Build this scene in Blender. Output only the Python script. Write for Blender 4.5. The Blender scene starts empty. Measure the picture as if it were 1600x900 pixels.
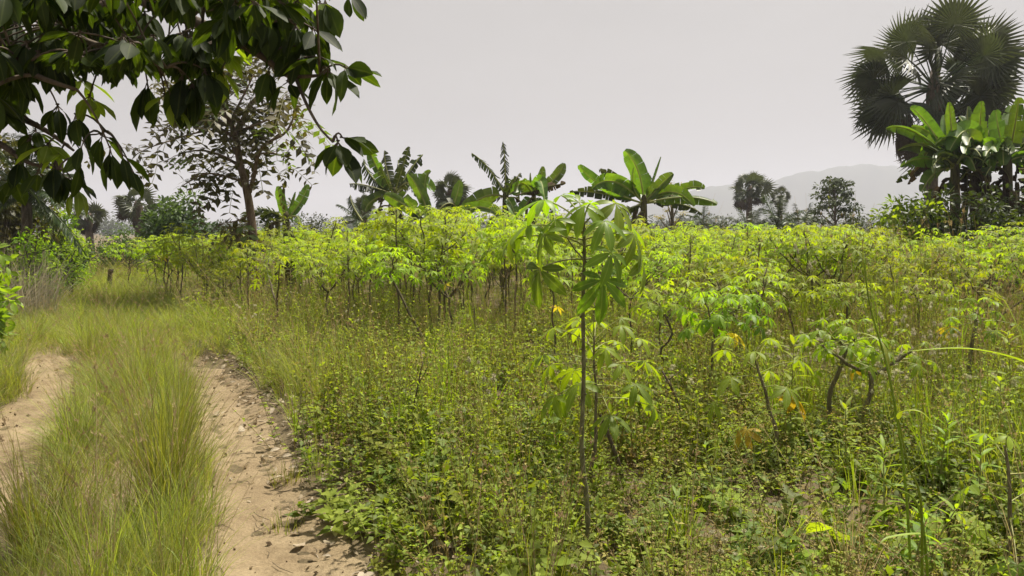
import bpy, math, random
import numpy as np
from math import radians as R, sin, cos, pi

sc = bpy.context.scene
COL = sc.collection

# ------------------------------------------------------------------ camera
F, W2, H2 = 1209.0, 800.0, 450.0          # focal length in photo pixels, photo centre
CAMZ, PITCH = 1.55, R(4.16)
cd = bpy.data.cameras.new('camera'); cam = bpy.data.objects.new('camera', cd); COL.objects.link(cam)
cam.location = (0, 0, CAMZ); cam.rotation_euler = (R(90) - PITCH, 0, 0)
cd.sensor_width = 36; cd.lens = 36 * F / 1600; cd.clip_start = .05; cd.clip_end = 20000
sc.camera = cam

# ------------------------------------------------------------------ sky, sun, exposure
SUN_EL, SUN_AZ = 65.0, 42.0               # azimuth clockwise from +Y (ahead, to the right)
wd = bpy.data.worlds.new('World'); sc.world = wd; wd.use_nodes = True
nt = wd.node_tree; nt.nodes.clear()
o_ = nt.nodes.new('ShaderNodeOutputWorld'); bg = nt.nodes.new('ShaderNodeBackground')
sky = nt.nodes.new('ShaderNodeTexSky'); sky.sky_type = 'NISHITA'; sky.sun_disc = False
sky.sun_elevation = R(SUN_EL); sky.sun_rotation = R(SUN_AZ)
sky.air_density = 1.0; sky.dust_density = 7.0; sky.ozone_density = 1.0; sky.altitude = 100
hs = nt.nodes.new('ShaderNodeHueSaturation'); hs.inputs['Saturation'].default_value = .12
veil = nt.nodes.new('ShaderNodeMix'); veil.data_type = 'RGBA'; veil.inputs[0].default_value = .62
veil.inputs[7].default_value = (6.55, 6.06, 5.50, 1)       # thin even dust veil in front of the clear sky
tc = nt.nodes.new('ShaderNodeTexCoord'); mp = nt.nodes.new('ShaderNodeMapping'); mp.inputs['Scale'].default_value = (1, 1, 3.5)
nz = nt.nodes.new('ShaderNodeTexNoise'); nz.inputs['Scale'].default_value = 2.3; nz.inputs['Detail'].default_value = 5
mr = nt.nodes.new('ShaderNodeMapRange'); mr.inputs[1].default_value = .35; mr.inputs[2].default_value = .75
mr.inputs[3].default_value = .95; mr.inputs[4].default_value = 1.07
mul = nt.nodes.new('ShaderNodeMix'); mul.data_type = 'RGBA'; mul.blend_type = 'MULTIPLY'; mul.inputs[0].default_value = 1
L = nt.links.new
L(sky.outputs[0], hs.inputs['Color']); L(hs.outputs[0], veil.inputs[6]); L(tc.outputs['Generated'], mp.inputs[0]); L(mp.outputs[0], nz.inputs['Vector'])
L(nz.outputs['Fac'], mr.inputs[0]); L(veil.outputs[2], mul.inputs[6]); L(mr.outputs[0], mul.inputs[7]); L(mul.outputs[2], bg.inputs[0])
bg.inputs[1].default_value = .0505
L(bg.outputs[0], o_.inputs[0])
sl = bpy.data.lights.new('sun', 'SUN'); so = bpy.data.objects.new('sun', sl); COL.objects.link(so)
sl.energy = 5.0; sl.angle = R(3); sl.color = (1, .93, .80)
so.rotation_euler = (R(90 - SUN_EL), 0, R(180 - SUN_AZ))
so.location = (20, 30, 60)
sc.view_settings.view_transform = 'Standard'; sc.view_settings.look = 'None'
sc.view_settings.exposure = 0.82; sc.view_settings.gamma = 1; sc.view_settings.use_curve_mapping = False
sc.render.engine = 'CYCLES'
cy = sc.cycles
cy.max_bounces = 6; cy.diffuse_bounces = 3; cy.glossy_bounces = 2; cy.transmission_bounces = 4; cy.volume_bounces = 1
cy.transparent_max_bounces = 8; cy.caustics_reflective = False; cy.caustics_refractive = False
cy.use_adaptive_sampling = True; cy.adaptive_threshold = .02; cy.use_denoising = True; cy.sample_clamp_indirect = 6
sc.render.film_transparent = False

# ------------------------------------------------------------------ small maths
rng = np.random.default_rng(11)
def ray(px, py):
    cx, cyy = (px - W2) / F, (H2 - py) / F
    return np.array([cx, cos(PITCH) + cyy * sin(PITCH), -sin(PITCH) + cyy * cos(PITCH)])
def at(px, py, Y):
    d = ray(px, py); return np.array([0, 0, CAMZ]) + d * (Y / d[1])
def proj(P):
    P = np.atleast_2d(P); d = P - np.array([0, 0, CAMZ])
    z = d[:, 1] * cos(PITCH) - d[:, 2] * sin(PITCH); u = d[:, 1] * sin(PITCH) + d[:, 2] * cos(PITCH)
    return W2 + F * d[:, 0] / z, H2 - F * u / z, z
RUT_Y = np.array([-8, -2, 1.5, 3.48, 4.28, 5.54, 7.87, 10.5, 15, 22, 30, 45, 70])
RUT_X = np.array([2.6, 1.4, -.20, -1.04, -1.40, -2.0, -3.03, -4.75, -7.7, -12, -16.6, -24, -33])
def rutx(y): return np.interp(y, RUT_Y, RUT_X)
def gaus(x, w): return np.exp(-(x / w) ** 2)
def gz(x, y):
    x = np.asarray(x, float); y = np.asarray(y, float)
    d = x - rutx(y)
    near = np.clip((60 - np.abs(y)) / 40, 0, 1)
    z = .03 * np.sin(x * .9 + 1) * np.cos(y * .7) + .02 * np.sin(x * 2.3 + y * 1.7)
    z = z - .07 * gaus(d, .42) - .06 * gaus(d + 1.72, .42) + .07 * gaus(d - .95, .45)
    z = z + .5 * np.clip((-d - 4.5) / 6, 0, 1) ** 1.3
    return z * near
def sstep(a, b, x):
    t = np.clip((x - a) / (b - a), 0, 1); return t * t * (3 - 2 * t)
def vnoise(x, y, s, seed=0):
    x = np.asarray(x) * s + seed * 17.3; y = np.asarray(y) * s + seed * 5.1
    def h(i, j): 
        v = np.sin(i * 127.1 + j * 311.7 + seed * 74.7) * 43758.5453; return v - np.floor(v)
    i = np.floor(x); j = np.floor(y); f = x - i; g = y - j; f = f * f * (3 - 2 * f); g = g * g * (3 - 2 * g)
    return (h(i, j) * (1 - f) + h(i + 1, j) * f) * (1 - g) + (h(i, j + 1) * (1 - f) + h(i + 1, j + 1) * f) * g
def norm(a): a = np.asarray(a, float); return a / (np.linalg.norm(a, axis=-1, keepdims=True) + 1e-9)
def azv(az, el=0.): 
    az = np.asarray(az, float); el = np.asarray(el, float) + az * 0
    return np.stack([np.cos(az) * np.cos(el), np.sin(az) * np.cos(el), np.sin(el)], -1)
UP = np.array([0, 0, 1.])
def frames(d, n, s=1.):
    """columns side, along, normal; scaled"""
    d = norm(d); n = np.broadcast_to(np.asarray(n, float), d.shape)
    side = norm(np.cross(d, n)); nn = np.cross(side, d)
    M = np.stack([side, d, nn], -1)
    return M * np.asarray(s, float).reshape(-1, 1, 1) if np.ndim(s) else M * s

# ------------------------------------------------------------------ mesh collector
class MB:
    def __init__(s): s.V = []; s.Fc = []; s.mat = []; s.T = []; s.A = []; s.n = 0
    def add(s, V, faces, tint=.5, across=0., mat=0):
        V = np.asarray(V, float).reshape(-1, 3); k = len(V)
        s.V.append(V); s.T.append(np.broadcast_to(np.asarray(tint, float), (k,)).copy()); s.A.append(np.broadcast_to(np.asarray(across, float), (k,)).copy())
        for f in faces:
            f = np.asarray(f, int)
            if f.size:
                s.Fc.append(f + s.n); s.mat.append(np.full(len(f), mat, int))
        s.n += k
    def batch(s, tpl, M, P, tint=.5, mat=0):
        tv, tf, ta = tpl
        M = np.asarray(M); P = np.asarray(P, float); n = len(P)
        if n == 0: return
        V = np.einsum('nij,kj->nki', M, tv) + P[:, None, :]
        k = len(tv); off = (np.arange(n) * k)
        fs = [(f[None] + off[:, None, None]).reshape(-1, f.shape[1]) for f in tf if len(f)]
        t = np.broadcast_to(np.asarray(tint, float), (n,))
        s.add(V.reshape(-1, 3), fs, np.repeat(t, k), np.tile(ta, n), mat)
    def tube(s, pts, rad, sides=6, tint=.5, mat=0, cap=True):
        pts = np.asarray(pts, float); n = len(pts); rad = np.broadcast_to(np.asarray(rad, float), (n,))
        t = norm(np.gradient(pts, axis=0)); ref = np.where(np.abs(t[:, 2:3]) > .9, [[1., 0, 0]], [[0, 0, 1.]])
        ref = np.repeat(ref[:1], n, 0); a = norm(np.cross(t, ref)); b = np.cross(t, a)
        ang = np.arange(sides) * 2 * pi / sides
        ring = pts[:, None] + rad[:, None, None] * (a[:, None] * np.cos(ang)[None, :, None] + b[:, None] * np.sin(ang)[None, :, None])
        i = np.arange(n - 1)[:, None] * sides; j = np.arange(sides)[None]; j2 = (j + 1) % sides
        q = np.stack([i + j, i + j2, i + sides + j2, i + sides + j], -1).reshape(-1, 4)
        s.add(ring.reshape(-1, 3), [q], tint, 0, mat)
        if cap and sides >= 3:
            base = s.n - n * sides
            s.Fc.append(np.array([[base + (n - 1) * sides + 0, base + (n - 1) * sides + k, base + (n - 1) * sides + k + 1] for k in range(1, sides - 1)])); s.mat.append(np.full(sides - 2, mat, int))
    def mesh(s, name, mats, smooth=True):
        me = bpy.data.meshes.new(name)
        V = np.concatenate(s.V) if s.V else np.zeros((0, 3))
        me.vertices.add(len(V)); me.vertices.foreach_set('co', V.astype(np.float32).ravel())
        if s.Fc:
            tot = np.concatenate([np.full(len(f), f.shape[1]) for f in s.Fc]); li = np.concatenate([f.ravel() for f in s.Fc])
            st = np.concatenate([[0], np.cumsum(tot)[:-1]])
            me.loops.add(len(li)); me.loops.foreach_set('vertex_index', li.astype(np.int32))
            me.polygons.add(len(tot)); me.polygons.foreach_set('loop_start', st.astype(np.int32)); me.polygons.foreach_set('loop_total', tot.astype(np.int32))
            me.polygons.foreach_set('material_index', np.concatenate(s.mat).astype(np.int32))
            me.polygons.foreach_set('use_smooth', np.full(len(tot), smooth))
        for m in mats: me.materials.append(m)
        a = me.attributes.new('tint', 'FLOAT', 'POINT'); a.data.foreach_set('value', np.concatenate(s.T).astype(np.float32))
        a = me.attributes.new('across', 'FLOAT', 'POINT'); a.data.foreach_set('value', np.concatenate(s.A).astype(np.float32))
        me.update(calc_edges=True); me.validate()
        return me
    def build(s, name, mats, parent=None, loc=None, link=True, smooth=True):
        o = bpy.data.objects.new(name, s.mesh(name, mats if isinstance(mats, (list, tuple)) else [mats], smooth))
        if link: COL.objects.link(o)
        if parent: o.parent = parent
        if loc is not None: o.location = loc
        return o
def tag(o, label=None, cat=None, group=None, kind=None):
    if label: o['label'] = label
    if cat: o['category'] = cat
    if group: o['group'] = group
    if kind: o['kind'] = kind
    return o
def empty(name, loc, rz=0, label=None, cat=None, group=None):
    o = bpy.data.objects.new(name, None); COL.objects.link(o); o.location = loc; o.rotation_euler = (0, 0, rz)
    o.empty_display_size = .1
    return tag(o, label, cat, group)
def copy_tree(o, parent=None):
    c = o.copy(); COL.objects.link(c)
    if parent: c.parent = parent
    for ch in list(o.children): copy_tree(ch, c)
    return c

# ------------------------------------------------------------------ leaf templates
def leaf_tpl(nseg=4, width=.3, fold=.25, droop=.2, peak=.5, wave=0., twist=0., cup=1.6):
    ys = np.linspace(0, 1, nseg + 1); V = []; A = []; Q = []; T = []
    e = math.log(.5) / math.log(peak)
    for i, y in enumerate(ys):
        w = width * .5 * (sin(pi * y ** e) ** .85 if 0 < y < 1 else 0)
        z = -droop * y ** cup
        if i == 0 or i == nseg: V.append((0, y * (1 - .3 * droop * y), z)); A.append(0)
        else:
            wv = wave * sin(y * 17)
            for sx in (-1, 0, 1):
                V.append((sx * w, y * (1 - .3 * droop * y), z + fold * w * abs(sx) + wv * sx + twist * sx * w * y)); A.append(abs(sx))
    for i in range(nseg):
        if i == 0: T += [(0, 2, 1), (0, 3, 2)]
        elif i == nseg - 1:
            b = 1 + 3 * (i - 1); e_ = b + 3; T += [(b, b + 1, e_), (b + 1, b + 2, e_)]
        else:
            b = 1 + 3 * (i - 1); Q += [(b, b + 1, b + 4, b + 3), (b + 1, b + 2, b + 5, b + 4)]
    return np.array(V, float), [np.array(T, int).reshape(-1, 3), np.array(Q, int).reshape(-1, 4)], np.array(A, float)
def merge_tpl(parts):
    V = []; A = []; Fs = []; n = 0
    for v, f, a in parts:
        V.append(v); A.append(a); Fs += [x + n for x in f if len(x)]; n += len(v)
    return np.concatenate(V), Fs, np.concatenate(A)
def palmate(n=7, nseg=2, width=.3, droop=.35, seed=0, spread=128):
    r = np.random.default_rng(seed); parts = []
    for k in range(n):
        t = k / (n - 1) * 2 - 1 if n > 1 else 0
        a = R(spread) * t + r.normal(0, .05); ln = (1 - .42 * abs(t) ** 1.5) * r.uniform(.92, 1.05)
        v, f, ac = leaf_tpl(nseg, width, .22, droop * r.uniform(.7, 1.35), .58)
        v = v * ln; c, s_ = cos(a), sin(a)
        v = np.stack([v[:, 0] * c + v[:, 1] * s_, -v[:, 0] * s_ + v[:, 1] * c, v[:, 2]], -1)
        parts.append((v, f, ac))
    return merge_tpl(parts)
def pinnate(n=6, lw=.38, ll=.34, droop=.3, term=True, nseg=2):
    parts = []
    sp = []
    for k in range(n):
        t = .18 + .8 * k / (n - 1); y = t * (1 - .15 * droop * t); z = -droop * t * t
        for sx in (-1, 1):
            v, f, a = leaf_tpl(nseg, lw, .1, .25)
            v = v * ll * (1 - .25 * abs(t - .55)); ang = R(62) * sx; c, s_ = cos(ang), sin(ang)
            v = np.stack([v[:, 0] * c + v[:, 1] * s_, -v[:, 0] * s_ + v[:, 1] * c, v[:, 2]], -1) + np.array([0, y, z]); parts.append((v, f, a))
    ys = np.linspace(0, 1, 5); w = .008
    V = np.concatenate([np.stack([np.full(5, -w), ys * (1 - .15 * droop * ys), -droop * ys ** 2], -1), np.stack([np.full(5, w), ys * (1 - .15 * droop * ys), -droop * ys ** 2], -1)])
    parts.append((V, [np.array([(i, i + 1, i + 6, i + 5) for i in range(4)])], np.zeros(10)))
    return merge_tpl(parts)
TINY = (np.array([(0, 0, 0), (-.5, .45, .12), (0, .5, 0), (.5, .45, .12), (0, 1, -.18)]) * np.array([.55, 1, 1]), [np.array([(0, 2, 1), (0, 3, 2), (1, 2, 4), (2, 3, 4)])], np.array([0, 1, 0, 1, 0.]))
def oct_tpl():
    V = np.array([(1, 0, 0), (-1, 0, 0), (0, 1, 0), (0, -1, 0), (0, 0, 1), (0, 0, -1.)])
    return V, [np.array([(0, 2, 4), (2, 1, 4), (1, 3, 4), (3, 0, 4), (2, 0, 5), (1, 2, 5), (3, 1, 5), (0, 3, 5)])], np.zeros(6)
OCT = oct_tpl()
def blades(mb, base, az, lean, bend, length, width, tint, mat=0, nseg=4):
    base = np.asarray(base, float); n = len(base); az = np.asarray(az, float)
    d = np.stack([np.cos(az), np.sin(az), 0 * az], -1); tw = az + pi / 2 + rng.normal(0, .5, n); side = np.stack([np.cos(tw), np.sin(tw), 0 * az], -1)
    p = base.copy(); rows = []; ss = np.linspace(0, 1, nseg + 1)
    for i, s in enumerate(ss):
        w = width * (1 - s) ** .6 * (.55 + .45 * min(1, s * 3)) if i < nseg else width * .03
        rows.append((p - side * np.reshape(w, (-1, 1)) / 2, p + side * np.reshape(w, (-1, 1)) / 2))
        an = lean + bend * ((s + .5 / nseg) ** 1.4)
        p = p + (d * np.sin(an)[:, None] + UP * np.cos(an)[:, None]) * (length / nseg)[:, None]
    V = np.stack([x for r in rows for x in r], 1); k = V.shape[1]
    q = np.array([(2 * i, 2 * i + 1, 2 * i + 3, 2 * i + 2) for i in range(nseg)])
    off = np.arange(n) * k
    mb.add(V.reshape(-1, 3), [(q[None] + off[:, None, None]).reshape(-1, 4)], np.repeat(tint, k), 0, mat)
def bez(p0, p1, p2, n):
    t = np.linspace(0, 1, n)[:, None]; p0, p1, p2 = map(np.asarray, (p0, p1, p2))
    return (1 - t) ** 2 * p0 + 2 * t * (1 - t) * p1 + t * t * p2
def through(p0, pm, p2): return 2 * np.asarray(pm) - .5 * (np.asarray(p0) + np.asarray(p2))   # control point of a curve through pm
def spline(pts, n):
    pts = np.asarray(pts, float); m = len(pts); t = np.linspace(0, m - 1, n); out = []
    for u in t:
        i = min(int(u), m - 2); f = u - i; p = [pts[max(0, min(m - 1, i + k))] for k in (-1, 0, 1, 2)]
        out.append(.5 * (2 * p[1] + (p[2] - p[0]) * f + (2 * p[0] - 5 * p[1] + 4 * p[2] - p[3]) * f * f + (3 * p[1] - p[0] - 3 * p[2] + p[3]) * f ** 3))
    return np.array(out)

# ------------------------------------------------------------------ materials
def nodes(name):
    m = bpy.data.materials.new(name); m.use_nodes = True; t = m.node_tree; t.nodes.clear()
    return m, t, lambda k: t.nodes.new('ShaderNode' + k), t.links.new
def leafmat(name, a, b, tr=.35, trcol=None, rough=.5, spec=.35, rib=0., vary=.3, spots=0., hue=.02):
    """leaf: colour between a and b by leaf ('tint'), part of the light passes through; rib lightens the midrib"""
    m, t, N, L = nodes(name)
    at_ = N('Attribute'); at_.attribute_name = 'tint'
    mx = N('Mix'); mx.data_type = 'RGBA'; mx.inputs[6].default_value = (*a, 1); mx.inputs[7].default_value = (*b, 1); L(at_.outputs['Fac'], mx.inputs[0])
    oi = N('ObjectInfo'); m1 = N('MapRange'); m1.inputs[3].default_value = 1 - vary; m1.inputs[4].default_value = 1 + vary; L(oi.outputs['Random'], m1.inputs[0])
    tcx = N('TexCoord'); ns = N('TexNoise'); ns.inputs['Scale'].default_value = 9; ns.inputs['Detail'].default_value = 3; L(tcx.outputs['Object'], ns.inputs['Vector'])
    m2 = N('MapRange'); m2.inputs[1].default_value = .3; m2.inputs[2].default_value = .7; m2.inputs[3].default_value = .78; m2.inputs[4].default_value = 1.2; L(ns.outputs['Fac'], m2.inputs[0])
    mm = N('Math'); mm.operation = 'MULTIPLY'; L(m1.outputs[0], mm.inputs[0]); L(m2.outputs[0], mm.inputs[1])
    hv = N('HueSaturation'); mh = N('MapRange'); mh.inputs[3].default_value = .5 - hue; mh.inputs[4].default_value = .5 + hue * .5; L(oi.outputs['Random'], mh.inputs[0]); L(mh.outputs[0], hv.inputs['Hue']); L(mx.outputs[2], hv.inputs['Color'])
    v = N('VectorMath'); v.operation = 'SCALE'; L(hv.outputs[0], v.inputs[0]); L(mm.outputs[0], v.inputs['Scale'])
    col = v.outputs[0]
    if spots:
        n2 = N('TexNoise'); n2.inputs['Scale'].default_value = 22; n2.inputs['Detail'].default_value = 2; L(tcx.outputs['Object'], n2.inputs['Vector'])
        m4 = N('MapRange'); m4.inputs[1].default_value = .62; m4.inputs[2].default_value = .72; m4.inputs[4].default_value = spots; L(n2.outputs['Fac'], m4.inputs[0])
        mb_ = N('Mix'); mb_.data_type = 'RGBA'; mb_.inputs[7].default_value = (.22, .13, .045, 1); L(m4.outputs[0], mb_.inputs[0]); L(col, mb_.inputs[6]); col = mb_.outputs[2]
    if rib:
        ac = N('Attribute'); ac.attribute_name = 'across'; m3 = N('MapRange'); m3.inputs[1].default_value = .0; m3.inputs[2].default_value = .16; m3.inputs[3].default_value = rib; m3.inputs[4].default_value = 0
        L(ac.outputs['Fac'], m3.inputs[0]); mr_ = N('Mix'); mr_.data_type = 'RGBA'; mr_.inputs[7].default_value = (.34, .40, .14, 1); L(m3.outputs[0], mr_.inputs[0]); L(col, mr_.inputs[6]); col = mr_.outputs[2]
    p = N('BsdfPrincipled'); p.inputs['Roughness'].default_value = rough; p.inputs['Specular IOR Level'].default_value = spec; L(col, p.inputs['Base Color'])
    out = N('OutputMaterial')
    if tr > 0:
        tl = N('BsdfTranslucent'); tm = N('Mix'); tm.data_type = 'RGBA'; tm.blend_type = 'MULTIPLY'; tm.inputs[0].default_value = 1
        tm.inputs[7].default_value = (*(trcol or (2.0, 2.0, .55)), 1); L(col, tm.inputs[6]); L(tm.outputs[2], tl.inputs['Color'])
        ms = N('MixShader'); ms.inputs[0].default_value = tr; L(p.outputs[0], ms.inputs[1]); L(tl.outputs[0], ms.inputs[2]); L(ms.outputs[0], out.inputs[0])
    else: L(p.outputs[0], out.inputs[0])
    return m
def barkmat(name, a, b, scale=18, rough=.85, stretch=.25, bump=.4):
    m, t, N, L = nodes(name)
    tcx = N('TexCoord'); mp_ = N('Mapping'); mp_.inputs['Scale'].default_value = (1, 1, stretch); L(tcx.outputs['Object'], mp_.inputs[0])
    ns = N('TexNoise'); ns.inputs['Scale'].default_value = scale; ns.inputs['Detail'].default_value = 6; ns.inputs['Roughness'].default_value = .65; L(mp_.outputs[0], ns.inputs['Vector'])
    cr = N('ValToRGB'); cr.color_ramp.elements[0].position = .33; cr.color_ramp.elements[1].position = .68; cr.color_ramp.elements[0].color = (*a, 1); cr.color_ramp.elements[1].color = (*b, 1); L(ns.outputs['Fac'], cr.inputs[0])
    bu = N('Bump'); bu.inputs['Strength'].default_value = bump; bu.inputs['Distance'].default_value = .02; L(ns.outputs['Fac'], bu.inputs['Height'])
    p = N('BsdfPrincipled'); p.inputs['Roughness'].default_value = rough; p.inputs['Specular IOR Level'].default_value = .2; L(cr.outputs[0], p.inputs['Base Color']); L(bu.outputs[0], p.inputs['Normal'])
    L(p.outputs[0], N('OutputMaterial').inputs[0]); return m
def soilmat(name, a, b, c, fine=60, bump=.6):
    m, t, N, L = nodes(name); tcx = N('TexCoord')
    n1 = N('TexNoise'); n1.inputs['Scale'].default_value = 1.1; n1.inputs['Detail'].default_value = 8; n1.inputs['Roughness'].default_value = .7; L(tcx.outputs['Object'], n1.inputs['Vector'])
    n2 = N('TexNoise'); n2.inputs['Scale'].default_value = fine; n2.inputs['Detail'].default_value = 6; n2.inputs['Roughness'].default_value = .75; L(tcx.outputs['Object'], n2.inputs['Vector'])
    n3 = N('TexNoise'); n3.inputs['Scale'].default_value = 9; n3.inputs['Detail'].default_value = 7; n3.inputs['Roughness'].default_value = .7; L(tcx.outputs['Object'], n3.inputs['Vector'])
    cr = N('ValToRGB'); e = cr.color_ramp.elements; e[0].position = .38; e[1].position = .6; e[0].color = (*a, 1); e[1].color = (*b, 1); L(n1.outputs['Fac'], cr.inputs[0])
    mx = N('Mix'); mx.data_type = 'RGBA'; mx.inputs[7].default_value = (*c, 1); mr_ = N('MapRange'); mr_.inputs[1].default_value = .5; mr_.inputs[2].default_value = .7; mr_.inputs[4].default_value = .7
    L(n3.outputs['Fac'], mr_.inputs[0]); L(mr_.outputs[0], mx.inputs[0]); L(cr.outputs[0], mx.inputs[6])
    m5 = N('MapRange'); m5.inputs[1].default_value = .3; m5.inputs[2].default_value = .7; m5.inputs[3].default_value = .7; m5.inputs[4].default_value = 1.25; L(n2.outputs['Fac'], m5.inputs[0])
    v = N('VectorMath'); v.operation = 'SCALE'; L(mx.outputs[2], v.inputs[0]); L(m5.outputs[0], v.inputs['Scale'])
    ad = N('Math'); ad.operation = 'MULTIPLY_ADD'; ad.inputs[1].default_value = 3; L(n3.outputs['Fac'], ad.inputs[0]); L(n2.outputs['Fac'], ad.inputs[2])
    bu = N('Bump'); bu.inputs['Strength'].default_value = bump; bu.inputs['Distance'].default_value = .02; L(ad.outputs[0], bu.inputs['Height'])
    p = N('BsdfPrincipled'); p.inputs['Roughness'].default_value = .95; p.inputs['Specular IOR Level'].default_value = .1; L(v.outputs[0], p.inputs['Base Color']); L(bu.outputs[0], p.inputs['Normal'])
    L(p.outputs[0], N('OutputMaterial').inputs[0]); return m
M = dict(
    soil=soilmat('field_soil', (.11, .085, .05), (.19, .15, .09), (.07, .055, .032), 40),
    sand=soilmat('track_sand', (.23, .172, .103), (.32, .25, .155), (.145, .105, .062), 70),
    cassava=leafmat('cassava_leaf', (.14, .225, .015), (.29, .385, .024), .5, (1.8, 1.8, .25), .55, .22, .3, .32, 0., .032),
    cassava_near=leafmat('cassava_leaf_close', (.10, .18, .016), (.24, .35, .026), .48, (1.9, 1.9, .3), .5, .25, .3, .12),
    yellow=leafmat('yellowed_leaf', (.58, .48, .04), (.52, .36, .04), .4, (1.4, 1.3, .5), .55, .3, .2),
    petiole=leafmat('green_stalk', (.20, .24, .06), (.30, .30, .10), 0, None, .5, .3),
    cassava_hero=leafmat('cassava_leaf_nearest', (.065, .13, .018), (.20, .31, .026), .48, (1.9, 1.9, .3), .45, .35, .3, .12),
    stem_green=barkmat('cassava_stem_greenish', (.07, .065, .03), (.22, .22, .11), 80),
    stem=barkmat('cassava_stem', (.05, .04, .026), (.16, .135, .085), 60),
    stem_near=barkmat('cassava_stem_close', (.075, .06, .036), (.23, .20, .12), 70),
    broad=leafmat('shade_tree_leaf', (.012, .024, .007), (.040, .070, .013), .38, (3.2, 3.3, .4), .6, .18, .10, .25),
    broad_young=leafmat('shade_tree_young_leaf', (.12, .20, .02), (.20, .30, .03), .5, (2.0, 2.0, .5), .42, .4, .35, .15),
    bark=barkmat('grey_brown_bark', (.045, .035, .027), (.15, .12, .09), 20),
    bark2=barkmat('red_brown_bark', (.07, .045, .03), (.20, .145, .10), 22),
    ackee=leafmat('slim_tree_leaf', (.032, .034, .012), (.088, .075, .024), .32, (1.9, 1.8, .5), .5, .3, .2),
    ackee_green=leafmat('slim_tree_green_leaf', (.06, .11, .018), (.11, .17, .03), .4, (2.0, 2.0, .5), .45, .4, .2),
    banana=leafmat('banana_leaf', (.032, .068, .014), (.11, .19, .026), .36, (2.6, 2.6, .45), .42, .35, .45, .2),
    banana_backlit=leafmat('backlit_banana_leaf', (.022, .036, .012), (.06, .085, .02), .22, (2.2, 2.0, .5), .5, .3, .3, .2),  # darker copy for torn leaves: their back-lit shade is put into the colour
    banana_dead=leafmat('dead_banana_leaf', (.055, .042, .028), (.13, .085, .045), .2, (1.4, 1.2, .8), .85, .1, .2),
    pseudo=barkmat('banana_stem', (.04, .03, .018), (.12, .11, .045), 14),
    fan=leafmat('fan_palm_leaf', (.034, .046, .026), (.080, .094, .046), .18, (1.5, 1.6, .8), .45, .4, .0, .2),
    fan_dead=leafmat('dead_palm_leaf', (.045, .035, .028), (.085, .065, .05), .1, (1.2, 1.1, .9), .8, .1),
    palm=leafmat('feather_palm_leaf', (.025, .048, .018), (.065, .095, .03), .2, (1.8, 1.8, .6), .42, .4, .0, .2),
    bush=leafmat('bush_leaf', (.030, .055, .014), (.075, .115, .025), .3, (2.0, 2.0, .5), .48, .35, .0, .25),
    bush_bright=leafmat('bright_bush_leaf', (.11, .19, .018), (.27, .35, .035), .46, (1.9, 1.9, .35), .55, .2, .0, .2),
    far=leafmat('far_leaf', (.03, .05, .018), (.07, .09, .03), .2, (1.6, 1.6, .6), .6, .2, .0, .25),
    weed=leafmat('weed_leaf', (.13, .19, .025), (.30, .355, .062), .44, (1.7, 1.7, .4), .65, .15, .0, .3),
    weed_dark=leafmat('weed_dark_leaf', (.075, .125, .02), (.19, .25, .042), .44, (1.9, 1.9, .35), .55, .25, .0, .25),
    weed_dry=leafmat('dry_weed', (.21, .18, .06), (.40, .35, .13), .35, (1.4, 1.3, .7), .8, .1, .0, .25),
    fluff=leafmat('seed_fluff', (.46, .44, .29), (.66, .63, .46), .4, (1, 1, .9), .9, .05, .0, .15),
    grass=leafmat('fine_grass', (.105, .15, .028), (.33, .36, .125), .46, (1.75, 1.7, .4), .6, .18, .0, .3),
    grass_green=leafmat('green_grass', (.13, .20, .018), (.28, .36, .045), .4, (1.8, 1.8, .4), .48, .35, .0, .2),
    straw=leafmat('straw', (.34, .26, .13), (.50, .40, .24), .3, (1.2, 1.1, .8), .8, .1, .0, .2),
    pale_straw=leafmat('pale_dry_grass', (.30, .265, .185), (.50, .46, .35), .3, (1.1, 1.05, .95), .8, .1, .0, .1, 0., 0.),
    litter=leafmat('dead_leaf', (.25, .20, .13), (.46, .40, .30), .12, (1, .9, .8), .85, .1, .2, .2),
    clod=barkmat('earth_clod', (.10, .07, .042), (.26, .195, .12), 25),
    twig=barkmat('dry_twig', (.05, .037, .025), (.14, .11, .075), 50),
    forest=leafmat('hill_forest', (.030, .045, .018), (.055, .07, .03), 0, None, .9, .05, .0, .0),
)

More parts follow.
